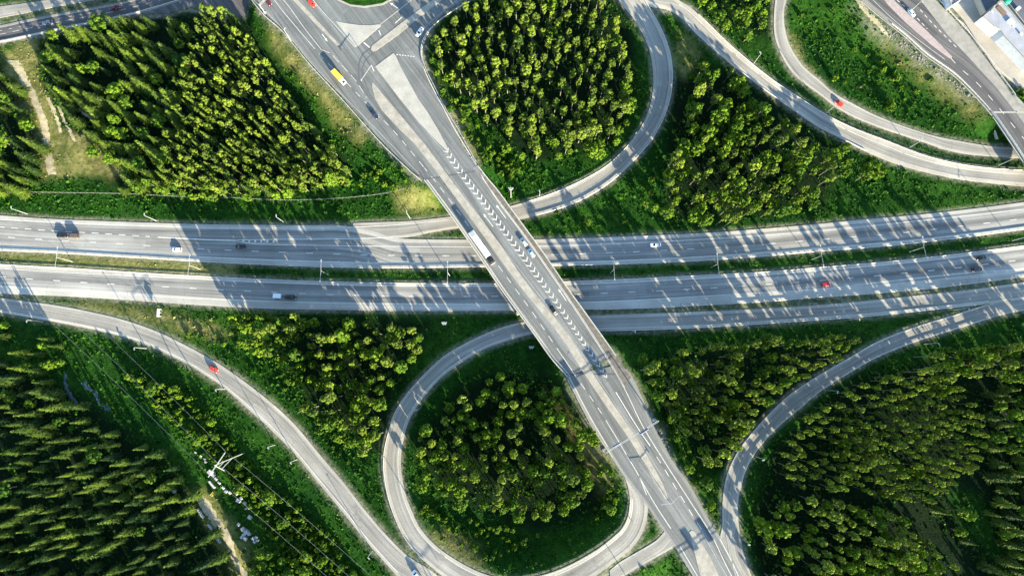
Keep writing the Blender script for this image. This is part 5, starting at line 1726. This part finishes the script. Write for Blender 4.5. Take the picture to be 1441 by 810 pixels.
# stands: outline in photograph pixels of the crowns; (kind, share)...; spacing px; scale range; phrase
STANDS = [
    ("north-west spruce wood", [(78, 38), (150, 26), (243, 18), (268, 55), (246, 118), (232, 205), (222, 262), (170, 268), (140, 236), (110, 192), (84, 150), (64, 112), (56, 70)], (("spruce", .74), ("deciduous", .26)), 16.0, (.75, 1.3), .92),
    ("dense north-west plantation", [(285, 8), (328, 18), (372, 84), (428, 166), (470, 210), (497, 238), (470, 258), (420, 262), (330, 268), (222, 262), (232, 205), (246, 118), (268, 55)], (("pine", .75), ("spruce", .25)), 10.6, (.68, .88), .98),
    ("bushy southern fringe of the north-west wood", [(180, 250), (300, 252), (420, 252), (498, 226), (492, 254), (440, 270), (330, 278), (200, 276)], (("deciduous", .8), ("shrub", .2)), 12, (.55, .9), .95),
    ("grove at the left edge by the dirt path", [(-60, 95), (8, 95), (25, 112), (44, 150), (52, 190), (46, 244), (20, 272), (-60, 275)], (("spruce", .7), ("deciduous", .3)), 16, (.8, 1.15), .9),
    ("pine wood inside the upper loop", [(612, 52), (648, 14), (700, -25), (835, -25), (866, 20), (880, 60), (890, 112), (880, 165), (850, 200), (800, 205), (745, 212), (695, 180), (655, 128), (616, 92)], (("pine", .9), ("deciduous", .1)), 13.6, (.82, 1.1), .93),
    ("leafy south side of the upper loop's wood", [(700, 170), (760, 195), (840, 160), (892, 95), (888, 180), (860, 205), (800, 222), (740, 226), (700, 200)], (("deciduous", 1.0),), 18, (.5, .85), .8),
    ("wood between the upper loop and the north-east ramp", [(988, 92), (1028, 98), (1066, 138), (1118, 180), (1165, 214), (1178, 250), (1160, 285), (1112, 302), (1000, 312), (945, 298), (932, 268), (958, 200), (972, 140)], (("deciduous", .62), ("pine", .38)), 14.2, (.7, 1.15), .9),
    ("clump at the east end of the middle wood", [(1168, 205), (1195, 210), (1242, 225), (1240, 252), (1215, 250), (1180, 240)], (("deciduous", 1.0),), 17, (.8, 1.1), .9),
    ("top-edge thicket west of the inner ramp", [(975, -20), (1086, -20), (1080, 45), (1062, 62), (1030, 40), (1000, 18)], (("deciduous", .8), ("shrub", .2)), 14, (.6, 1.0), .9),
    ("dark triangle wood west of the lower loop", [(330, 446), (395, 442), (470, 452), (560, 458), (606, 470), (590, 494), (560, 524), (542, 560), (534, 620), (518, 640), (480, 622), (440, 588), (410, 540), (384, 508), (345, 486), (316, 458)], (("deciduous", .6), ("pine", .4)), 13.6, (.7, 1.1), .95),
    ("wood inside the lower loop", [(588, 612), (622, 575), (665, 545), (700, 528), (735, 545), (790, 560), (828, 600), (846, 650), (826, 690), (785, 726), (740, 732), (690, 720), (625, 705), (585, 680)], (("deciduous", .6), ("pine", .4)), 14.2, (.65, 1.1), .9),
    ("pine wood east of the bridge", [(905, 520), (960, 496), (1010, 486), (1085, 474), (1165, 474), (1220, 474), (1188, 498), (1150, 518), (1112, 542), (1076, 570), (1048, 608), (1020, 650), (1012, 670), (985, 640), (958, 600), (930, 560)], (("pine", .72), ("deciduous", .28)), 12.4, (.7, 1.0), .9),
    ("dense pine wood at the lower right", [(1102, 640), (1140, 585), (1200, 548), (1250, 530), (1330, 532), (1372, 562), (1388, 612), (1372, 655), (1345, 682), (1310, 706), (1255, 700), (1205, 688), (1135, 690), (1106, 668)], (("pine", .95), ("deciduous", .05)), 11.4, (.62, .84), .98),
    ("mixed wood in the bottom right corner", [(1068, 730), (1108, 702), (1180, 704), (1240, 716), (1300, 745), (1325, 770), (1322, 830), (1300, 960), (1150, 960), (1082, 800)], (("pine", .6), ("deciduous", .4)), 13.5, (.7, 1.05), .9),
    ("bright tree belt along the right-hand edge", [(1290, 528), (1305, 502), (1345, 490), (1400, 488), (1520, 470), (1560, 540), (1441, 536), (1385, 524), (1330, 538)], (("deciduous", .6), ("pine", .4)), 13, (.8, 1.1), .95),
    ("dark spruces down the right edge", [(1402, 548), (1560, 540), (1600, 960), (1430, 960), (1425, 800), (1412, 690)], (("spruce", .8), ("deciduous", .2)), 16, (.9, 1.25), .92),
    ("tall spruce wood in the bottom left corner", [(-70, 505), (38, 515), (78, 560), (130, 590), (172, 612), (222, 640), (246, 672), (270, 720), (302, 765), (318, 820), (330, 960), (-70, 960)], (("spruce", .95), ("deciduous", .05)), 16.8, (.66, 1.15), .95),
    ("shaded trees below the left ramp", [(-70, 452), (20, 458), (70, 478), (92, 510), (60, 520), (-70, 500)], (("spruce", .6), ("deciduous", .4)), 20, (.6, .9), .8),
    ("young trees under the power line", [(175, 528), (246, 544), (286, 580), (330, 628), (352, 662), (400, 700), (460, 752), (505, 812), (560, 900), (440, 900), (405, 790), (360, 730), (318, 668), (270, 620), (225, 580)], (("shrub", .85), ("deciduous", .15)), 7.8, (.55, 1.1), .92),
    ("bushes at the foot of the pylon track", [(330, 775), (375, 770), (430, 800), (440, 860), (340, 860), (345, 800)], (("deciduous", .4), ("shrub", .6)), 10, (.6, .9), .9),
    ("bushes on the bank below the junction", [(500, 235), (560, 228), (590, 255), (560, 262), (505, 272)], (("shrub", 1.0),), 10, (.6, 1.0), .6),
    ("bushes behind the rocky edge of the upper loop", [(606, 78), (625, 100), (655, 150), (690, 200), (735, 232), (720, 250), (690, 238), (650, 180), (615, 118)], (("shrub", 1.0),), 9, (.6, 1.2), .75),
    ("scattered bushes of the north-east meadow", [(1110, 20), (1190, 5), (1290, 90), (1385, 165), (1392, 195), (1300, 165), (1200, 128), (1130, 80)], (("shrub", 1.0),), 15, (.4, .9), .16),
    ("bushes on the bank east of the lower loop", [(770, 545), (812, 560), (845, 605), (872, 660), (876, 690), (850, 742), (830, 720), (848, 680), (836, 620), (800, 580)], (("shrub", .8), ("deciduous", .2)), 10, (.6, 1.1), .7),
    ("undergrowth at the south end of the lower loop", [(590, 712), (640, 725), (700, 742), (760, 752), (700, 790), (650, 780), (600, 748)], (("shrub", 1.0),), 9, (.5, 1.1), .6),
    ("bushes on the bank of the main road's south end", [(915, 590), (950, 640), (985, 690), (1008, 735), (1005, 690), (975, 645), (940, 585)], (("shrub", .7), ("deciduous", .3)), 10, (.6, 1.0), .8),
    ("hedge strip beside the yard", [(1400, 92), (1408, 92), (1445, 128), (1480, 160), (1470, 165), (1438, 132), (1412, 108)], (("shrub", 1.0),), 5, (.5, .8), .9),
    ("bushes between the loop and the north-east ramp", [(935, 30), (955, 40), (985, 78), (1030, 105), (985, 100), (960, 130), (948, 90)], (("shrub", .8), ("deciduous", .2)), 13, (.5, .9), .6),
    ("bushes above the motorway east of the bridge", [(800, 262), (870, 262), (930, 240), (940, 290), (880, 312), (780, 318), (760, 305)], (("shrub", .7), ("deciduous", .3)), 18, (.5, .9), .3),
    ("dark wedge trees by the lower right clearing", [(1330, 720), (1400, 700), (1430, 790), (1420, 960), (1330, 960)], (("pine", .5), ("spruce", .5)), 22, (.7, 1.0), .6),
    ("bushes along the middle of the left ramp", [(250, 470), (330, 500), (420, 575), (500, 670), (500, 640), (440, 590), (380, 512), (310, 462)], (("shrub", 1.0),), 14, (.4, .8), .45),
    ("wood beyond the top left street", [(60, -25), (130, -30), (250, -60), (120, -70), (20, -40)], (("deciduous", 1.0),), 14, (.6, .9), .8),
    ("shaded trees beside the yard entrance", [(258, 8), (282, 14), (276, 40), (256, 44)], (("deciduous", 1.0),), 14, (.7, .9), .9),
]
TALL = {"north-west spruce wood": (1.3, .72), "dark triangle wood west of the lower loop": (1.1, 1.65), "wood inside the lower loop": (1.05, 1.4), "pine wood east of the bridge": (1.12, 1.75), "dense pine wood at the lower right": (1.0, 1.5), "mixed wood in the bottom right corner": (1.1, 1.25),
        "bright tree belt along the right-hand edge": (1.05, 1.6), "wood between the upper loop and the north-east ramp": (1.05, 1.35), "young trees under the power line": (.95, 1.55), "pine wood inside the upper loop": (1.1, 1.15), "grove at the left edge by the dirt path": (1.25, .9), "dark spruces down the right edge": (1.05, .85), "clump at the east end of the middle wood": (1.1, 1.2), "dense north-west plantation": (1.12, 1.2), "tall spruce wood in the bottom left corner": (1.05, 1.0)}
TREES = []                                            # stand index, kind, x, y, z, scale, px, py, tint, variant, turn
for si, (ph, poly, kinds, sp, (s0, s1), dens) in enumerate(STANDS):
    A = np.array(poly, float)
    x0, y0 = A.min(0)
    x1, y1 = A.max(0)
    got = np.zeros((0, 2))
    area = (x1 - x0) * (y1 - y0)
    n = int(area / (sp * sp) * 14)
    cand = np.stack([rng.uniform(x0, x1, n), rng.uniform(y0, y1, n)], 1)
    cand = cand[in_poly(cand[:, 0], cand[:, 1], poly)]
    gapn = np.sin(cand[:, 0] * .045 + si) * np.cos(cand[:, 1] * .052 + si * 2) + .5 * np.sin(cand[:, 0] * .11 + cand[:, 1] * .09)
    acc = []
    for c, gn in zip(cand, gapn):
        if acc and ((np.array(acc) - c) ** 2).sum(1).min() < (sp * (1.0 if gn < .55 else 1.28)) ** 2 * rng.uniform(.72, 1.1):
            continue
        acc.append(c)
    names_, w = [k for k, _ in kinds], np.array([q for _, q in kinds])
    for c in acc:
        if rng.random() > dens:
            continue
        kd = names_[int(rng.choice(len(names_), p=w / w.sum()))]
        sc = rng.uniform(s0, s1)
        if kd == "shrub" and kinds[0][0] != "shrub":
            sc *= 1.1
        if in_poly(c[:1], c[1:], [(4, 80), (38, 80), (70, 150), (88, 250), (58, 256), (46, 180), (20, 120)])[0] or in_poly(c[:1], c[1:], [(268, 688), (288, 690), (312, 722), (335, 760), (345, 790), (370, 845), (352, 845), (318, 782), (280, 725)])[0]:
            continue
        wf, hf = TALL.get(ph, (1.0, 1.0))
        if kd == "shrub":
            hf = min(hf, 1.6)
        elif ph.startswith("young"):
            hf = .75
        wf *= rng.uniform(.72, 1.12)
        hf *= rng.uniform(.84, 1.18)
        p = at_ground(c[0], c[1], HGT[kd] * sc * hf * .72)
        e = float(bilinear(EDGE2, p.x, p.y))
        if e < RAD[kd] * sc * wf * .5 + 0.8:
            continue
        if kd != "shrub":
            ppx = to_px(p.x, p.y, p.z)
            if in_poly(np.array([ppx[0]]), np.array([ppx[1]]), [(574, 240), (700, 240), (860, 520), (800, 540)])[0]:
                continue
        TREES.append([si, kd, p.x, p.y, p.z - .1, sc, c[0], c[1], float(np.clip(rng.beta(2.2, 2.0) + (.12 if kd != "spruce" else 0) + (.22 if ph.startswith(("dense pine", "mixed wood")) else -.22 if ph.startswith("tall spruce") else 0), 0, 1)), int(rng.integers(len(KIND[kd]))), rng.uniform(0, 6.283), wf, hf])

# single trees standing by themselves in the photograph
for kd, px, py, sc, ti in (("deciduous", 716, 546, 1.0, .95), ("deciduous", 465, 250, 1.15, .7), ("deciduous", 886, 148, 1.15, .75), ("deciduous", 870, 183, .85, .55), ("deciduous", 837, 210, 1.05, .85), ("deciduous", 844, 216, .9, .8), ("deciduous", 1041, 116, 1.05, .95), ("deciduous", 1226, 237, 1.2, .8), ("deciduous", 983, 113, .75, 1.0), ("pine", 835, 24, 1.0, .9),
                           ("deciduous", 921, 292, .8, .7), ("deciduous", 909, 286, .65, .5), ("deciduous", 940, 298, 1.0, .6), ("deciduous", 1362, 725, .9, .8), ("deciduous", 1352, 748, .8, .8), ("deciduous", 1415, 752, .8, .7), ("deciduous", 905, 504, .8, .5), ("deciduous", 350, 450, .7, 1.0), ("shrub", 1244, 97, 1.0, .8), ("shrub", 1256, 144, 1.1, .9), ("shrub", 1176, 108, 1.1, .8), ("shrub", 1240, 88, .9, .7), ("shrub", 1255, 150, 1.3, .5), ("shrub", 1262, 108, 1.2, .6),
                           ("deciduous", 60, 487, .7, .9), ("deciduous", 70, 513, .7, .95), ("deciduous", 198, 534, .5, .95), ("deciduous", 212, 541, .45, .95), ("deciduous", 227, 543, .45, .9), ("deciduous", 241, 547, .45, .9)):
    p = at_ground(px, py, HGT[kd] * sc * .72)
    if float(bilinear(EDGE2, p.x, p.y)) > .5:
        TREES.append([-1, kd, p.x, p.y, p.z - .1, sc, px, py, ti, int(rng.integers(len(KIND[kd]))), rng.uniform(0, 6.28), 1.0, 1.15])

LAND = [(92, 325, "above the tailgating dark cars"), (249, 350, "above the white motorway car"), (338, 345, "above the shaded black car"), (45, 140, "beside the dirt path's bend"), (22, 95, "at the top of the dirt path"), (160, 10, "below the maroon car's street"), (255, 20, "near the shaded yard"), (300, 10, "at the plantation's top corner"), (400, 70, "beside the dry grass bank"),
        (480, 130, "facing the yellow van"), (520, 200, "facing the dark blue car"), (110, 225, "beside the brown clearing"), (325, 279, "behind the middle of the wire fence"), (150, 273, "behind the fence's left half"), (480, 280, "behind the fence's right end"), (600, 45, "by the white turning car"), (620, 130, "by the rocky kerb"), (700, 0, "at the top edge"), (830, 0, "near the top edge"), (940, 100, "facing the loop's outer bend"),
        (890, 190, "near the loop's low lamp"), (760, 270, "above the short ramp lamp"), (716, 270, "near the clustered light mast"), (1000, 70, "along the north-east ramp's bend"), (1068, 80, "by the upper ramp lamp"), (1180, 144, "near the red inner-ramp car"), (922, 344, "above the lone white car"), (1100, 330, "above the shaded motorway"), (1240, 290, "above the sunlit motorway"), (1090, 20, "beside the inner ramp's top"),
        (400, 417, "below the car with the trailer"), (300, 519, "facing the red ramp car"), (520, 437, "below the shaded lower carriageway"), (640, 480, "beside the lower loop's upper curve"), (545, 600, "beside the lower loop's left bend"), (480, 680, "above the left ramp's lower half"), (748, 488, "near the pale low mast"), (800, 540, "by the lower expansion joint"), (860, 640, "by the gantry's left leg"), (885, 720, "beside the loop's exit"), (740, 830, "at the loop's bottom curve"), (590, 780, "where loop and ramp meet"),
        (926, 592, "by the gantry's right leg"), (960, 680, "beside the south main road"), (1000, 740, "where the main road meets the ramp"), (1050, 460, "below the slip road"), (1205, 448, "near the slip road's right lamps"), (1110, 560, "inside the right ramp's bend"), (1240, 490, "beside the right ramp's straight"), (1074, 645, "outside the right ramp's bend"), (1053, 765, "by the right ramp's lower lamp"), (1317, 482, "below the wedge lamp"),
        (1440, 500, "at the right edge"), (1440, 640, "at the right picture edge"), (1380, 690, "beside the green clearing"), (1441, 805, "in the bottom right corner"), (1250, 805, "at the bottom edge, right side"), (1120, 800, "at the bottom edge beside the ramp"), (1250, 600, "in the wood's sunlit middle"), (1180, 660, "in the wood's western half"), (1350, 640, "on the wood's bright eastern rim"), (1290, 710, "on the wood's southern rim"),
        (294, 665, "near the pylon"), (346, 745, "near the heap of pale blocks"), (290, 735, "beside the pale beams"), (246, 690, "by the lone pale block"), (40, 560, "at the left edge, upper part"), (130, 570, "beside the little stream"), (10, 700, "at the left edge, lower part"), (10, 800, "in the bottom left corner"), (150, 700, "deep inside the corner"), (180, 800, "at the bottom edge, left side"), (300, 805, "at the bottom edge by the track"), (200, 545, "below the left ramp's lamps"), (430, 790, "under the cables near the bottom edge"), (400, 700, "under the cables"),
        (1300, 120, "below the rocky bank"), (1230, 60, "below the gravel footpath"), (1350, 170, "near the overpass"), (1420, 120, "beside the yard wall")]
LX = np.array([(a, b) for a, b, _ in LAND], float)
KN = {"spruce": "spruce", "pine": "pine", "deciduous": "leafy tree", "shrub": "bush"}
NM = {"spruce": "spruce_tree", "pine": "pine_tree", "deciduous": "deciduous_tree", "shrub": "shrub"}
in_frame = lambda t: -4 < t[6] < 1445 and -4 < t[7] < 814
CAP = {"spruce": 290, "pine": 290, "deciduous": 290, "shrub": 290}
single, mass = [], []
for k in KN:
    T = sorted([t for t in TREES if t[1] == k and in_frame(t)], key=lambda t: -t[5] * RAD[k] * (1 + .5 * (t[0] < 0)))
    single += T[:CAP[k]]
    mass += T[CAP[k]:] + [t for t in TREES if t[1] == k and not in_frame(t)]
print("trees", {k: sum(t[1] == k for t in TREES) for k in KN}, "single", len(single), "mass", len(mass))

med = {}
for t in single:
    med.setdefault((t[0], t[1]), []).append(t[5])
labels = {}
for t in single:
    L_ = sorted(med[(t[0], t[1])])
    r = L_.index(t[5]) / max(1, len(L_) - 1)
    size = "tall" if r > .66 else "small" if r < .33 else "medium"
    tone = "pale" if t[8] > .68 else "dark" if t[8] < .42 else "green"
    lm = LAND[int(((LX - (t[6], t[7])) ** 2).sum(1).argmin())][2]
    where = STANDS[t[0]][0] if t[0] >= 0 else None
    labels.setdefault((size, tone, t[1], lm, t[0]), []).append(t)
short = {}
for key, T in labels.items():
    size, tone, k, lm, si = key
    T.sort(key=lambda t: t[6])
    for i, t in enumerate(T):
        base_ = f"{size} {tone} {KN[k]} {lm}" if si >= 0 else f"lone {size} {tone} {KN[k]} standing {lm}"
        if len(T) == 2:
            base_ += ", left one of two" if i == 0 else ", right one of two"
        elif len(T) > 2:
            base_ += f", {(ORD + ['eleventh', 'twelfth', 'thirteenth', 'fourteenth', 'fifteenth'])[min(i, 14)]} from the left"
        short.setdefault(base_, []).append(t)
        t.append(base_)
for b_, T in short.items():                            # the same words in two stands: name the stand too
    if len(T) > 1:
        for t in T:
            t[-1] = b_ + ((" among the " if STANDS[t[0]][0].split()[0] in ("bushes", "young", "scattered") else " in the ") + STANDS[t[0]][0].split(" of ")[0].split(" in ")[0].split(" between ")[0] if t[0] >= 0 else "")
final = {}
for t in single:
    final.setdefault(t[-1], []).append(t)
for b_, T in final.items():
    if len(T) > 1:
        for i, t in enumerate(sorted(T, key=lambda t: t[7])):
            t[-1] = f"{('upper', 'lower', 'lowest', 'bottommost')[min(i, 3)]} " + b_
final = {}
for t in single:
    final.setdefault(" ".join(t[13].split()[:16]), []).append(t)
for b_, T in final.items():
    if len(T) > 1:
        for i, t in enumerate(sorted(T, key=lambda t: t[7])):
            t[-1] = b_.split(" in the ")[0].replace("small ", "").replace("medium ", "").replace("tall ", "") + f", {ORD[min(i, 9)]} down of those alike"
for t in single:
    si, k, x, y, z, sc, px, py, ti, va, rot, wf, hf = t[:13]
    q, crown, trunk = KIND[k][va]
    root = thing(NM[k], " ".join(t[13].split()[:16]), KN[k] if k != "leafy tree" else "tree", (x, y, z), rot, (STANDS[si][0] if si >= 0 and STANDS[si][0].split()[0] in ("bushes", "scattered", "young", "undergrowth", "hedge") else ("trees of the " if k != "shrub" else "bushes of the ") + (STANDS[si][0] if si >= 0 else "open grass")))
    root["category"] = "bush" if k == "shrub" else "tree"
    f = rng.uniform(.9, 1.1)
    root.scale = (sc * f * wf, sc * f * wf, sc * hf)
    for nm, me_ in (("trunk", trunk), ("crown", crown)):
        c = bpy.data.objects.new(nm, me_)
        c.parent = root
        c.color = (ti, ti, ti, 1)
        COL.objects.link(c)
# the rest of each kind, massed
MASS_LABEL = {"spruce": "further spruces filling the dark corner woods", "pine": "further small pines filling the dense plantations", "deciduous": "further leafy trees filling the gaps in the woods", "shrub": "low bushes filling the ground under the power line"}
for k in KN:
    T = [t for t in mass if t[1] == k]
    if not T:
        continue
    QS, TI = [], []
    tb_ = MB()
    for t in T:
        q = KIND[k][t[9]][0]
        c, s_ = math.cos(t[10]), math.sin(t[10])
        M = np.array(((c * t[11], -s_ * t[11], 0), (s_ * t[11], c * t[11], 0), (0, 0, t[12]))) * t[5]
        QS.append(q @ M.T + np.array(t[2:5]))
        TI.append(np.full(len(q), t[8]))
        if k != "shrub":
            tb_.tube([(t[2], t[3], t[4] - .3), (t[2], t[3], t[4] + HGT[k] * t[5] * t[12] * .9)], [.18 * t[5], .05], 5)
    o = bpy.data.objects.new(NM[k] + "_mass", quads_mesh(NM[k] + "_mass", np.vstack(QS), "leaf_mass_" + k, np.concatenate(TI)))
    COL.objects.link(o)
    stuff(o, MASS_LABEL[k], "bushes" if k == "shrub" else "trees")
    if tb_.v:
        to = tb_.build("trunks", "bark", o)
        to["kind"] = "stuff"

# ------------------------------------------------------------------ meadow: rough grass and herbs, and rubble on the rocky banks
N = 260000
mx, my = rng.uniform(-250, 250, N), rng.uniform(-165, 200, N)
e = bilinear(EDGE2, mx, my)
fo = bilinear(forest.reshape(GX.shape), mx, my)
dr = bilinear(dry.reshape(GX.shape), mx, my)
gr_ = bilinear(gravel.reshape(GX.shape), mx, my)
patchy = np.sin(mx * .12 + 1) * np.cos(my * .15) + .7 * np.sin(mx * .31 + my * .27) + .5 * np.cos(my * .5 - mx * .4)
keep = (e > .9) & (rng.random(N) < np.clip(.62 + .3 * patchy - .35 * fo - .35 * dr - .9 * gr_, .06, 1))
mz = ground_z(mx, my)
qx, qy = to_px(mx, my, mz)
for poly in ([(14, 90), (33, 90), (60, 155), (78, 246), (64, 246), (57, 185)], [(274, 695), (296, 706), (330, 760), (345, 800), (367, 838), (358, 840), (325, 785), (291, 726)], [(85, 185), (130, 190), (175, 235), (160, 250), (85, 245)]):
    keep &= ~(in_poly(qx, qy, poly) & (rng.random(N) < .8))
mx, my, mz, dr, patchy, e = mx[keep], my[keep], mz[keep], dr[keep], patchy[keep], e[keep]
n = len(mx)
QS, TI = [], []
sz = rng.gamma(2.2, .15, n) * np.clip(.5 + e / 10, .5, 1.1) + .16
sz *= 1 - .5 * dr
tn = np.clip(.30 + .16 * patchy + .35 * dr + rng.normal(0, .2, n), 0, 1)
for _ in range(4):
    a = rng.uniform(0, 6.28, n)
    el = rng.uniform(.25, 1.1, n)
    out = np.stack([np.cos(a) * np.cos(el), np.sin(a) * np.cos(el), np.sin(el)], 1)
    c = np.stack([mx, my, mz], 1) + out * (sz * .38)[:, None] * rng.uniform(.6, 1.2, (n, 1))
    QS.append(leaf_quads(c, out, sz * .8, rng, .45, 1.3))
    TI.append(np.clip(tn + rng.normal(0, .06, n), 0, 1))
QS, TI, isdry = np.vstack(QS), np.concatenate(TI), np.tile((dr + rng.normal(0, .18, n)) > .5, 4)
for nm, m_, mt, lb in (("meadow_grass", ~isdry, "leaf_meadow", "rough green grass and herbs on the verges and meadows"), ("dry_grass", isdry, "leaf_dry", "dry yellow grass on the sunny banks and clearings")):
    o = bpy.data.objects.new(nm, quads_mesh(nm, QS[m_], mt, TI[m_]))
    COL.objects.link(o)
    stuff(o, lb, "grass")

rb = MB()
k = 0
for poly, nn in (([(600, 118), (612, 122), (640, 165), (668, 225), (660, 228), (630, 180), (606, 140)], 150), ([(1240, 30), (1300, 80), (1350, 118), (1372, 138), (1368, 146), (1330, 116), (1285, 82), (1235, 40)], 150), ([(926, 598), (940, 622), (946, 645), (936, 640)], 50), ([(806, 535), (845, 600), (864, 640), (850, 632), (826, 590)], 70)):
    A = np.array(poly, float)
    while nn > 0:
        p = rng.uniform(A.min(0), A.max(0))
        if not in_poly(p[:1], p[1:], poly)[0]:
            continue
        nn -= 1
        q = at_ground(*p)
        if float(bilinear(EDGE2, q.x, q.y)) < .3:
            continue
        s_ = rng.gamma(2.0, .09) + .08
        rings = []
        for kk, zz in ((.8, -.3), (1, .25), (.55, .7)):
            rings.append([(q.x + math.cos(t) * s_ * kk * rng.uniform(.75, 1.2), q.y + math.sin(t) * s_ * kk * rng.uniform(.75, 1.2), q.z + zz * s_) for t in np.linspace(0, 6.283, 6, endpoint=False)])
        rb.loft(rings)
o = rb.build("rubble", "stone_grey")
stuff(o, "broken grey stones on the rocky banks beside the roads", "rubble")
